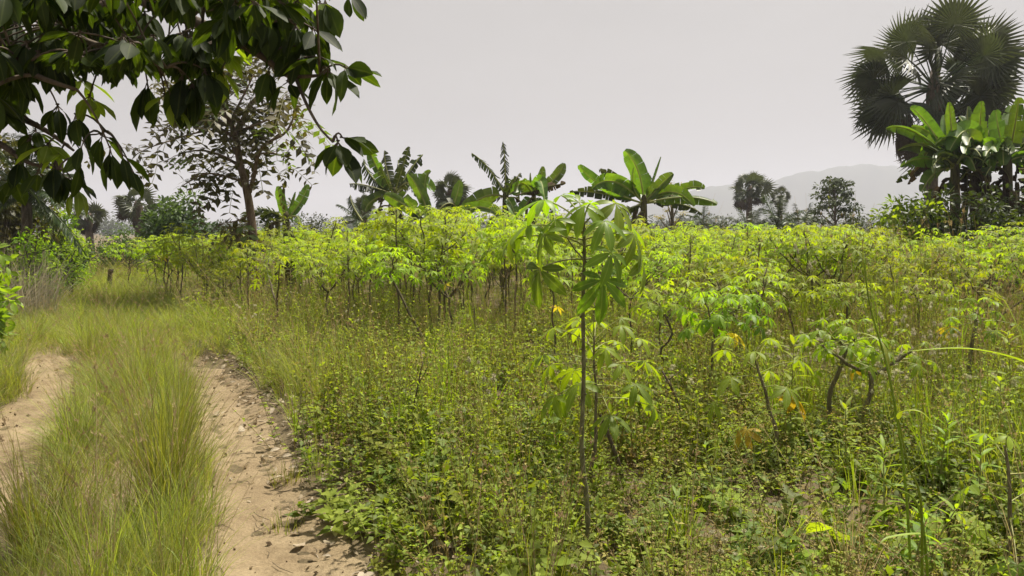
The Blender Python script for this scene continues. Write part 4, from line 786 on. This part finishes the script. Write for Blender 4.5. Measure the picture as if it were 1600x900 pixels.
def fan_palm(label, Y, px, cy_px, rad_px, seed, nf, detail, group, dead=0, trunk_r=.2):
    """crown of radius rad_px centred on (px, cy_px)"""
    r = np.random.default_rng(seed); base = np.array(gp(px, Y)); c = at(px, cy_px, Y); S = rad_px / F * Y; t = empty('fan_palm', base, 0, label, 'palm tree', group); h = (c - base)[2]
    s = MB(); s.tube([[0, 0, -.2], [.03, 0, h * .35], [-.02, 0, h * .7], [0, 0, h - .15 * S], [0, 0, h + .1 * S]], [trunk_r * 1.3, trunk_r, trunk_r, trunk_r * 1.2, trunk_r * .6], 10); s.build('trunk', M['bark'], t)
    top = np.array([0, 0, h - .1 * S]); crown = MB()
    for k in range(nf + dead):
        isd = k >= nf; u = (k + .5) / nf; el = (math.asin(1 - 1.55 * u) if not isd else -R(r.uniform(35, 75))) + r.normal(0, .10); az = k * 2.39996 + r.normal(0, .25); d = azv(az, el)
        pl = S * ((.60 if detail else .52) if not isd else .58) * r.uniform(.72, 1.12); bl = S * (.37 * r.uniform(.88, 1.12) if detail else .44 * r.uniform(.62, 1.2)) * (.8 if isd else 1); hub = top + d * pl - UP * .10 * pl * cos(el); mid = top + d * pl * .5 + UP * .08 * pl * cos(el)
        bd = norm(d + UP * (-.25 if not isd else -1.2) * cos(el)); hz2 = norm(np.cross(UP, d)); nrm = norm(UP * r.uniform(.0, .6 if detail else 1.3) + hz2 * r.choice([-1, 1]) * r.uniform(.3, 1.) + r.normal(0, .2, 3))
        m_ = MB() if detail else crown
        m_.tube(bez(top, mid, hub, 6), np.linspace(.03, .014, 6) * S / 3, 4, .5, 1 if not isd or detail else 1, False)
        tp = (FAN if detail else FAN_LO)[r.integers(3 if detail else 2)]; m_.batch(tp, frames(bd[None], nrm[None], np.array([bl])), hub[None], [np.clip(.55 + .35 * sin(el) + r.normal(0, .12), 0, 1)], 2 if isd else 0)
        if detail: m_.build('dead_frond' if isd else 'frond', [M['fan'], M['palm'], M['fan_dead']], t, smooth=False)
    if not detail: crown.build('crown', [M['fan'], M['palm'], M['fan_dead']], t, smooth=False)
fan_palm('huge dark fan palm towering behind the right-hand banana clump', 30, 1448, 124, 148, 1, 40, True, 'fan palms', 16, .24)
fan_palm('fan palm on the skyline in front of the hill', 58, 1168, 294, 40, 2, 28, False, 'fan palms', 8, .22)
fan_palm('small fan palm right beside the skyline one, half behind young palms', 62, 1216, 306, 21, 3, 20, False, 'fan palms', 3, .2)
fan_palm('dark fan palm behind the middle banana clump', 34, 706, 298, 38, 4, 28, False, 'fan palms', 6, .2)
fan_palm('fan palm at far left with a thin trunk against the sky', 46, 143, 336, 34, 5, 26, False, 'fan palms', 8, .22)
fan_palm('tall fan palm partly behind the round dark bush', 42, 220, 318, 42, 6, 28, False, 'fan palms', 6, .22)
fan_palm('small fan palm low behind the ragged banana', 40, 570, 318, 22, 7, 22, False, 'fan palms', 3, .2)
def feather_palm(label, Y, px, crown_py, len_px, nf, seed, trunk=True, elmin=-10):
    r = np.random.default_rng(seed); base = np.array(gp(px, Y)); c = at(px, crown_py, Y) - base; S = len_px / F * Y; t = empty('feather_palm', base, 0, label, 'palm tree', 'feather palms'); s = MB(); s.tube([[0, 0, -.1], c * .5, c], [.11, .10, .09], 9); s.build('trunk', M['bark'], t)
    for k in range(nf):
        az = k * 2.4 + r.normal(0, .2); el = R(82 - (82 - elmin) * (k + .5) / nf) + r.normal(0, .08); d = azv(az, el); ln = S * r.uniform(.85, 1.1); p2 = c + d * ln - UP * ln * .38 * cos(el); P = bez(c, c + d * ln * .62, p2, 16); b = MB(); b.tube(P, np.linspace(.022, .005, 16), 4, .5, 1, False)
        tt = norm(np.gradient(P, axis=0)); pp = []; dd = []; ss = []; nn = []
        for i in range(70):
            u = .12 + .88 * i / 69; q = u * 15; j = min(14, int(q)); pos = P[j] + (P[j + 1] - P[j]) * (q - j); sd = norm(np.cross(tt[j], UP))
            for sg in (-1, 1): pp.append(pos); dd.append(sd * sg * .9 + tt[j] * .55 + UP * (-.25 + r.normal(0, .18))); ss.append(ln * .22 * (1 - .6 * abs(u - .45)) * r.uniform(.85, 1.1)); nn.append(UP + r.normal(0, .3, 3))
        b.batch(leaf_tpl(3, .10, .3, .3, .4), frames(np.array(dd), np.array(nn), np.array(ss)), np.array(pp), np.clip(r.normal(.5, .2, len(pp)), 0, 1), 0); b.build('frond', [M['palm'], M['palm']], t)
feather_palm('young feather palm with a pale upright crown below the hill', 33, 1214, 352, 62, 14, 1)
feather_palm('low dark feather palm spreading right of the pale young one', 31, 1252, 368, 55, 13, 2)
feather_palm('low feather palm with drooping fronds under the skyline fan palm', 33, 1172, 364, 50, 12, 3)
feather_palm('feather palm with dense drooping fronds at the left edge', 15, 42, 298, 95, 22, 4, elmin=-35)
feather_palm('feather palm with bare-looking fronds left of the low dark hedge line', 40, 1098, 352, 40, 12, 6)
feather_palm('feather palm hidden behind the ragged banana trunk', 30, 560, 345, 48, 12, 7)

# ------------------------------------------------------------------ trees and bushes
LEAF_LO = leaf_tpl(2, .5, .2, .25)
LEAF_MD = leaf_tpl(3, .46, .2, .3)
def bushy(name, label, cat, Y, px, top_py, w_px, seed, mat, leaf, n, group=None, squash=1., layers=False, trunk_h=.25, lift=0.):
    """crown of many leaves in uneven clumps on forking limbs; w_px half width"""
    r = np.random.default_rng(seed); base = np.array(gp(px, Y)); h = at(px, top_py, Y)[2] - base[2]; rx = w_px / F * Y; t = empty(name, base, 0, label, cat, group)
    rz_ = h * .5 * squash; cz = h - rz_; s = MB(); cl = []
    nb = 16 if not layers else 15
    for k in range(nb):
        a = k * 2.4 + r.normal(0, .3); u = (k + .5) / nb
        if layers: zz = h * (.42 + .56 * u); q = rx * (1.05 - .75 * u) * r.uniform(.7, 1.05); cz_ = zz; e = np.array([cos(a) * q, sin(a) * q, zz])
        else: el = math.asin(np.clip(1 - 1.75 * u, -1, 1)); q = r.uniform(.62, .98); e = np.array([cos(a) * cos(el) * rx * q, sin(a) * cos(el) * rx * q, max(.12 * h, cz + sin(el) * rz_ * q)])
        s0 = np.array([0, 0, h * (trunk_h + (.5 * u if layers else .18 * (1 - u)))]); m_ = (s0 + e) / 2 + UP * .08 * h * (0 if layers else 1); s.tube(bez(s0, m_, e, 6), np.linspace(.028, .008, 6) * (h / 3 + .3), 5); cl.append(e)
        if not layers: cl.append(.5 * e + .5 * s0 + r.normal(0, .1, 3) * rx)
    s.tube([[0, 0, -.1], [.02 * h, 0, h * .3], [0, .01, h * (.9 if layers else .55)]], [.018 * h + .02, .014 * h + .012, .008 * h], 8)
    s.build('trunk', M['bark'], t); b = MB(); per = n // len(cl)
    for e in cl:
        m_ = int(per * r.uniform(.6, 1.4)); sg = rx * (.24 if not layers else .26) * r.uniform(.75, 1.25); off = r.normal(0, 1, (m_, 3)); off = off / np.linalg.norm(off, axis=1)[:, None] * (r.random((m_, 1)) ** .45) * 1.5; P = e + off * sg * np.array([1, 1, .8 if not layers else .28]); P[:, 2] = np.maximum(P[:, 2], .04)
        d = norm(off + np.array([0, 0, -.15]) + r.normal(0, .5, (m_, 3))); b.batch(LEAF_MD if leaf > .1 else LEAF_LO, frames(d, norm(UP + r.normal(0, .55, (m_, 3))), leaf * r.uniform(.6, 1.25, m_)), P, np.clip(r.normal(.45, .25) + r.normal(0, .15, m_), 0, 1), 0)
    b.build('crown', M[mat], t); return t
bushy('round_bush', 'round dark green bush between the left fan palm and the slim tree', 'bush', 30, 280, 309, 58, 1, 'bush', .20, 9000, 'background bushes', 1.0)
bushy('small_tree', 'layered open tree on the skyline in front of the hill', 'tree', 46, 1300, 277, 40, 2, 'far', .22, 2200, None, layers=True)
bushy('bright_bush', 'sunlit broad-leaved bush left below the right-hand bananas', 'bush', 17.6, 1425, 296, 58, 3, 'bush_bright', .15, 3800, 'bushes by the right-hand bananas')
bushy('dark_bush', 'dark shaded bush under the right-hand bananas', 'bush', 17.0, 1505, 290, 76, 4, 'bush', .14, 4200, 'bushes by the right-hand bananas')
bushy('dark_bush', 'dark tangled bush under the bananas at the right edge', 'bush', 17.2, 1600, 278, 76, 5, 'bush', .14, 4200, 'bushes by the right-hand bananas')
bushy('small_tree', 'yellowish leafy shrub at left below the hanging leaves', 'shrub', 19, 98, 312, 30, 6, 'bush_bright', .09, 2600, 'shrubs on the left bank')
bushy('shrub', 'grey-green shrub on the left bank beside the dry pale grass', 'shrub', 17.5, 76, 345, 46, 7, 'far', .10, 3200, 'shrubs on the left bank')
bushy('shrub', 'low shrub below the thin-trunked fan palm', 'shrub', 26, 190, 356, 45, 8, 'bush', .11, 2800, 'shrubs on the left bank')
bushy('shrub', 'low shrub in the gap at the end of the grassy lane', 'shrub', 24, 120, 372, 40, 9, 'bush', .10, 2400, 'shrubs on the left bank')
bushy('left_bank_tree', 'leafy brownish tree behind the hanging leaves at the left edge', 'tree', 17, 12, 195, 72, 10, 'ackee', .15, 6000, None, .8)
bushy('leafy_shrub', 'bright yellow-green shrub cut by the left edge', 'shrub', 8.2, -26, 368, 44, 11, 'broad_young', .13, 700, None)
bushy('shrub', 'dull green shrub behind the slim tree foot', 'shrub', 44, 350, 352, 36, 12, 'far', .18, 1800, 'bushes beyond the field')
bushy('shrub', 'dull green shrub behind the two banana stems', 'shrub', 40, 490, 340, 46, 13, 'far', .17, 2200, 'bushes beyond the field')
bushy('shrub', 'dark low shrub beneath the ragged banana clump', 'shrub', 26, 590, 352, 50, 14, 'bush', .12, 2400, 'bushes beyond the field')
bushy('shrub', 'dark low shrub beneath the comb-leaved banana', 'shrub', 26, 770, 345, 46, 15, 'bush', .12, 2200, 'bushes beyond the field')
bushy('bare_tree', 'thin pale open bush behind the long-leaved banana', 'bush', 30, 1048, 278, 26, 16, 'weed_dry', .08, 700, None, layers=True)
bushy('shrub', 'low grey-green shrub right of the long-leaved banana', 'shrub', 44, 1060, 340, 46, 17, 'far', .17, 2000, 'bushes beyond the field')
bushy('shrub', 'low dark shrub under the skyline fan palm', 'shrub', 46, 1120, 346, 40, 18, 'far', .18, 2000, 'bushes beyond the field')
bushy('shrub', 'round dark shrub between the young feather palms', 'shrub', 30, 1212, 358, 36, 19, 'bush', .12, 2200, 'bushes beyond the field')
bushy('shrub', 'low shrub right of the layered skyline tree', 'shrub', 40, 1352, 340, 50, 20, 'far', .16, 2200, 'bushes beyond the field')
bushy('shrub', 'dull green shrub filling the left bank under the feather palm', 'shrub', 14.4, 50, 350, 46, 21, 'bush_bright', .09, 2600, 'shrubs on the left bank')
bushy('shrub', 'olive shrub on the left bank beside the grassy lane', 'shrub', 17.5, 110, 352, 40, 22, 'bush_bright', .08, 2600, 'shrubs on the left bank')
def tree_line():
    r = np.random.default_rng(5); b = MB()
    for k in range(190):
        Y = r.uniform(280, 420); x = r.uniform(-.85, .85) * Y; h = r.uniform(4, 9.0) * (1.25 if r.random() < .15 else 1); w = h * r.uniform(.5, .9); n = 260; off = r.normal(0, 1, (n, 3)); off = off / np.linalg.norm(off, axis=1)[:, None] * r.random((n, 1)) ** .4
        P = np.array([x, Y, h * .55]) + off * np.array([w, w, h * .5]) * (1 + .25 * np.sin(off[:, :1] * 5 + k)); b.batch(LEAF_LO, frames(norm(off + r.normal(0, .6, (n, 3))), norm(UP + r.normal(0, .6, (n, 3))), r.uniform(.8, 1.7, n)), P, np.clip(r.normal(.4, .2, n), 0, 1))
        b.tube([[x, Y, -.2], [x, Y, h * .5]], [.15, .1], 5, .1, 1)
    tag(b.build('far_tree_line', [M['far'], M['bark']]), 'hazy line of trees far behind the field', kind='stuff')
tree_line()
def pale_grass():
    t, mats = gclump(77, 1200, 1.45, .011, 1.0, .9, 'straw', 40, .35, 5); o = t.build('dry_grass_clump', [M['pale_straw'], M['pale_straw']], None, gp(-8, 13.4)); tag(o, 'tall dry pale grass clump at the left edge', 'grass clump')
pale_grass()

# slim tree in the field
def slim_tree():
    Y = 16.; base = np.array(gp(402, Y)); t = empty('slim_tree', base, 0, 'slim brown-barked tree with sparse brownish leaves standing in the cassava', 'tree'); r = np.random.default_rng(3)
    Pt = lambda x, y, d=0.: at(x, y, Y + d) - base
    s = MB(); limbs = []
    def limb(pts, r0, r1, n=18): c = spline([Pt(*p) for p in pts], n); s.tube(c, np.linspace(r0, r1, n), 8); limbs.append(c); return c
    trunk = spline([np.array([0, 0, -.1]), Pt(399, 420), Pt(393, 345), Pt(385, 295), Pt(375, 255), Pt(370, 222)], 24); s.tube(trunk, np.linspace(.10, .062, 24), 10)
    limb([(370, 224, 0), (372, 205, .1), (381, 185, .1), (390, 165, .2), (410, 145, .3), (430, 118, .4), (445, 95, .4)], .075, .02)
    limb([(371, 226, 0), (360, 190, -.2), (350, 160, -.3), (345, 130, -.4), (350, 100, -.5)], .06, .015)
    limb([(390, 300, 0), (398, 270, -.2), (404, 240, -.4), (420, 222, -.6), (445, 208, -.8), (458, 185, -.9), (462, 160, -1)], .05, .012)
    limb([(378, 262, 0), (350, 245, .3), (315, 235, .5), (280, 240, .7)], .04, .01)
    limb([(368, 215, 0), (330, 195, .2), (290, 185, .3), (250, 205, .5)], .045, .01)
    limb([(372, 205, 0), (330, 165, .6), (300, 150, .9), (265, 160, 1)], .04, .01)
    limb([(404, 240, -.4), (430, 240, -.2), (460, 250, 0)], .025, .008)
    limb([(383, 285, 0), (350, 275, -.4), (320, 272, -.7), (285, 290, -.9)], .03, .008)
    limb([(390, 165, .2), (410, 175, .5), (440, 165, .8)], .03, .008)
    limb([(392, 335, 0), (370, 345, -.3), (345, 350, -.5), (330, 362, -.6)], .014, .005)
    limb([(394, 350, 0), (380, 352, .2), (372, 375, .3)], .012, .005)
    limb([(360, 190, -.2), (380, 150, -.6), (400, 110, -.8)], .03, .008)
    limb([(350, 160, -.3), (315, 135, .2), (285, 140, .4)], .025, .008); limb([(378, 262, 0), (340, 205, .6), (250, 225, .9), (215, 240, 1.)], .03, .007); limb([(345, 130, -.4), (330, 95, -.3), (320, 75, -.3)], .02, .006); limb([(430, 118, .4), (420, 90, .2), (425, 65, .1)], .02, .006)
    limb([(372, 205, 0), (400, 195, -.8), (425, 185, -1.2)], .03, .008)
    TP = [pinnate(4, .44, .36, .35), pinnate(5, .40, .31, .55), pinnate(4, .46, .38, .15)]
    f = MB(); twig = []
    for li, c in enumerate(limbs):
        big = li not in (9, 10); L_ = len(c); nt_ = 9 if big and li not in (6,) else 5
        for k in range(nt_):
            u = .22 + .78 * (k + r.random()) / nt_; p = c[min(L_ - 1, int(u * (L_ - 1)))]; a = r.uniform(0, 6.28); tl = r.uniform(.2, .75) if big else .12; e = p + azv(a, r.normal(.1, .45)) * tl
            s.tube([p, (p + e) / 2 + UP * .03, e], [.010, .007, .004], 4)
            m_ = int(r.integers(1, 4)); az = r.uniform(0, 6.28, m_); el = r.normal(-.35, .4, m_); g = 1 if (li == 2 and u > .5) or r.random() < .02 else 0
            for i in range(m_): f.batch(TP[r.integers(3)], frames(azv(az[i:i + 1], el[i:i + 1]), (UP + r.normal(0, .4, 3))[None], np.array([r.uniform(.48, .8)])), e[None], [np.clip(r.normal(.45, .25), 0, 1)], g)
    s.build('trunk', M['bark2'], t); f.build('crown', [M['ackee'], M['ackee_green']], t)
slim_tree()

# overhanging shade tree: trunk out of frame at left, boughs reaching into the picture
def shade_tree():
    base = np.array([-5.4, 3.9, float(gz(-5.4, 3.9))]); t = empty('shade_tree', base, 0, 'dark broad-leaved tree whose boughs overhang the top left corner', 'tree'); r = np.random.default_rng(8)
    s = MB(); tr_ = spline([[-5.4, 3.9, base[2] - .2], [-5.3, 3.9, 1.0], [-5.35, 3.8, 2.0], [-5.1, 3.75, 2.9]], 16) - base; s.tube(tr_, np.linspace(.26, .17, 16) * (1 + .05 * np.sin(np.arange(16))), 12); s.build('trunk', M['bark'], t)
    cl = []      # leaf clusters: tip, outward direction, number, leaf size, material
    def bough(pts, r0, r1, n=22):
        b = MB(); c = spline(np.array(pts, float), n) - base; b.tube(c, np.linspace(r0, r1, n), 8); b.build('branch', M['bark'], t); return c + base
    hubp = np.array([-5.1, 3.75, 2.9])
    b1 = bough([hubp, [-4.2, 3.7, 3.6], [-2.9, 3.5, 3.3], at(130, -60, 3.4), at(235, 5, 3.3), at(290, 28, 3.3), at(330, 45, 3.3), at(375, 68, 3.25), at(415, 92, 3.2), at(450, 118, 3.2), at(500, 118, 3.15)], .045, .006, 40)
    b2 = bough([at(462, 122, 3.2), at(480, 165, 3.1), at(500, 200, 3.05), at(520, 222, 3.0)], .0075, .004, 12)
    b3 = bough([at(405, 88, 3.2), at(404, 60, 3.2), at(403, 42, 3.2), at(420, 36, 3.2)], .006, .003, 10)
    b4 = bough([hubp, [-4.3, 3.5, 2.75], at(-40, 150, 3.5), at(20, 178, 3.4), at(70, 203, 3.3), at(115, 235, 3.2)], .035, .005, 26)
    b5 = bough([at(-60, 200, 3.5), at(0, 225, 3.4), at(40, 252, 3.3), at(75, 262, 3.2)], .02, .005, 14)
    b6 = bough([at(35, 185, 3.4), at(47, 225, 3.3), at(70, 250, 3.2), at(90, 265, 3.1)], .006, .003, 10)
    b7 = bough([at(70, 203, 3.3), at(110, 210, 3.25), at(150, 210, 3.2), at(165, 205, 3.2)], .005, .0025, 10)
    b8 = bough([at(235, 5, 3.3), at(280, 18, 3.5), at(340, 12, 3.6), at(420, 2, 3.5), at(490, -20, 3.4)], .018, .006, 16)
    b9 = bough([hubp, [-4.6, 3.2, 4.0], [-3.6, 2.9, 4.4], [-2.5, 2.8, 4.3]], .10, .02, 16); b10 = bough([hubp, [-5.6, 4.6, 3.8], [-5.4, 5.5, 4.6]], .09, .02, 12); b11 = bough([hubp, [-6.2, 3.4, 4.0], [-7.0, 3.0, 4.6]], .09, .02, 12)
    b12 = bough([b1[14], at(100, 40, 3.2), at(180, 80, 3.1), at(260, 105, 3.0)], .02, .006, 12); b13 = bough([b4[10], at(0, 90, 3.0), at(60, 120, 2.9), at(120, 140, 2.9)], .02, .006, 12)
    def cluster(px, py, Y, n, size, dx=0., spread=1., mat=0, down=.55): cl.append((at(px, py, Y), np.array([dx, -.1, -down]), n, size, spread, mat))
    # readable clusters against the sky
    for a in [(528, 222, 3.0, 10, .175, .0, 1., 0, .9), (535, 215, 3.02, 4, .14, .6, .7, 0, .1), (512, 110, 3.1, 6, .17, .2, .9, 0, .6), (540, 105, 3.05, 6, .165, .5, .8, 0, .25), (500, 90, 3.12, 5, .15, .3, 1, 0, .2), (420, 110, 3.2, 5, .16, -.1, .8, 0, .8), (450, 128, 3.2, 5, .15, .1, 1, 0, .6), (475, 75, 3.2, 7, .18, .1, .8, 0, .9), (462, 40, 3.2, 8, .19, .1, .8, 0, .9), (490, 45, 3.2, 6, .16, .3, .8, 0, .6), (440, 20, 3.3, 8, .19, 0, .7, 0, 1.), (508, 0, 3.3, 6, .19, .15, .6, 0, 1.2), (545, -12, 3.3, 4, .14, .4, .7, 0, .8), (420, 30, 3.2, 8, .20, 0, .6, 0, 1.3), (380, 25, 3.2, 9, .18, 0, .8, 0, .9), (410, 0, 3.3, 8, .19, 0, .8, 0, .9), (465, 0, 3.3, 8, .19, 0, .8, 0, .9),
              (352, 85, 3.3, 9, .12, .3, 1, 1, .3), (345, 110, 3.2, 7, .13, .1, .9, 1, .7), (362, 60, 3.3, 7, .13, .2, 1, 1, .3), (258, 148, 3.1, 3, .12, -.1, .8, 1, .6), (268, 155, 3.1, 3, .14, .3, .7, 1, .9), (500, 5, 3.3, 3, .10, .2, .8, 1, .3),
              (130, 222, 3.0, 3, .14, 0, .5, 0, 1.2), (125, 250, 3.0, 3, .16, 0, .35, 0, 1.6), (172, 232, 3.0, 4, .17, .0, .4, 0, 1.6), (160, 212, 3.1, 4, .14, .3, .9, 0, .4), (190, 240, 3.05, 3, .15, .5, .6, 0, 1.0), (205, 262, 3.05, 2, .13, .3, .5, 0, 1.2), (85, 258, 3.1, 7, .16, 0, .8, 0, 1.0), (75, 225, 3.2, 6, .14, .2, 1, 1, .6), (95, 238, 3.2, 4, .13, .1, 1, 1, .6), (48, 215, 3.3, 5, .14, 0, .9, 0, .8), (55, 205, 3.3, 4, .12, .2, 1, 0, .4), (30, 250, 3.3, 6, .15, 0, .9, 0, .9), (118, 292, 3.05, 4, .14, .2, .8, 1, 1.), (100, 275, 3.1, 4, .14, .3, .8, 0, .7), (60, 268, 3.2, 6, .14, 0, 1, 0, .8), (20, 278, 3.3, 5, .14, 0, 1, 0, .8), (118, 180, 3.1, 5, .16, .1, .8, 0, 1.1), (140, 150, 3.1, 6, .13, .1, 1, 1, .7), (132, 125, 3.2, 6, .12, 0, 1, 1, .6), (90, 165, 3.1, 6, .15, 0, .8, 0, 1.), (230, 128, 3.1, 5, .19, .0, .45, 0, 1.7), (300, 130, 3.1, 7, .17, 0, .7, 0, 1.2), (320, 110, 3.1, 8, .17, .1, .8, 0, 1.), (285, 118, 3.1, 7, .18, -.1, .7, 0, 1.2)]: cluster(*a)
    # dense shaded mass
    edge_x = np.array([-400, 0, 30, 60, 100, 150, 200, 250, 300, 340, 370, 420, 470, 520]); edge_y = np.array([230, 205, 150, 128, 140, 118, 108, 105, 112, 85, 45, 30, 22, -5])
    k = 0
    while k < 290:
        px = r.uniform(-60, 500); py = r.uniform(-60, 200)
        if py > np.interp(px, edge_x, edge_y) - 22 or (165 < px < 205 and 22 < py < 52) or (235 < px < 340 and 0 < py < 46) or (325 < px < 385 and py > 38) or (105 < px < 150 and py > 95): continue
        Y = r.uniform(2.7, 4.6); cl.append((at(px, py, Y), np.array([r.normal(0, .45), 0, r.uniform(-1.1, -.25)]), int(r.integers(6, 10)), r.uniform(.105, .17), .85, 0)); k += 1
    k = 0
    while k < 340:    # the rest of the crown, over and left of the frame
        p = np.array([-5.0, 3.8, 4.2]) + r.normal(0, 1, 3) * np.array([1.5, 1.3, .9]); qx, qy, z_ = proj(p[None])
        if p[2] < 2.4 or z_[0] < .8 or (qx[0] > -40 and qx[0] < 1700 and qy[0] > -50): continue
        if p[0] > -1.2: continue
        cl.append((p, np.array([r.normal(0, .3), r.normal(0, .3), -.6]), 9, r.uniform(.15, .2), 1., 0)); k += 1
    TPS = [leaf_tpl(6, .40, .28, .22, .52, .006), leaf_tpl(6, .34, .2, .5, .48, .012, .4), leaf_tpl(6, .45, .35, .12, .54, .008, -.35)]
    f = MB(); tw = MB(); rec = [[[], []] for _ in TPS]
    allb = np.concatenate([b1[10:], b2, b3, b4[6:], b5, b6, b7, b8, b9, b10, b11, b12, b13])
    for p, od, n, size, spread, mat in cl:
        j = int(np.argmin(np.linalg.norm(allb - p, axis=1) + .15 * (allb[:, 2] < p[2] - .05))); q = allb[j]
        tw.tube(bez(q, (q + p) / 2 + UP * .05, p, 6) - base, [.006, .005, .0045, .004, .0035, .003], 4)
        a0 = r.uniform(0, 6.28)
        for i in range(n):
            a = a0 + 2.4 * i; d = norm(azv(a, 0) * spread * r.uniform(.6, 1.1) + od * r.uniform(.7, 1.3)); st = p + d * .02; nrm = norm(UP + azv(a) * .4 + r.normal(0, .35, 3))
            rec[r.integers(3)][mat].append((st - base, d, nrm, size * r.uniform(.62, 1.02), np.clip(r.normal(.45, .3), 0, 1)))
            tw.tube(np.array([p - d * .01, st + d * .005]) - base, [.0025, .002], 4, .5, 0, False)
    for tp, rc in zip(TPS, rec):
        for m_ in (0, 1):
            if rc[m_]: e, d, n_, z_, ti = map(np.array, zip(*rc[m_])); f.batch(tp, frames(d, n_, z_), e, ti, m_)
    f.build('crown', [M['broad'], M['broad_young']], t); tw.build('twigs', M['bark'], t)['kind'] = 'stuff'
shade_tree()

# dark stump at the field edge and a few dead sticks
def stick(name, label, px, Y, h, lean, r0, seed):
    b = MB(); r = np.random.default_rng(seed); p = spline([[0, 0, -.03], [lean * .35 + r.normal(0, .01), 0, h * .4], [lean * .7, r.normal(0, .02), h * .75], [lean, 0, h]], 10); b.tube(p, np.linspace(r0, r0 * .6, 10) * (1 + .08 * np.sin(np.arange(10) * 2)), 7)
    q = p[6]; b.tube([q, q + [lean * .2 + .05 * h, .02, .14 * h], q + [.12 * h, .03, .26 * h]], [r0 * .5, r0 * .4, r0 * .25], 5)
    tag(b.build(name, M['twig'], None, gp(px, Y)), label, 'dead stem', 'dead woody stems')
stick('stump', 'short dark stump at the left end of the cassava field', 170, 20, .62, .05, .075, 1)
stick('dead_stem', 'dark dead stem slanting right beside the tall cassava foot', 985, 4.5, .5, -.17, .016, 2)
stick('dead_stem', 'thin dark dead stem among weeds at the bottom middle', 713, 4.0, .36, .08, .006, 3)
stick('dead_stem', 'thin dark dead stem between the bank and the grass tuft', 636, 5.2, .6, .1, .007, 4)
stick('dead_stem', 'leaning dead stem right of the young leafy cassava', 1090, 5.6, .55, -.25, .012, 5)
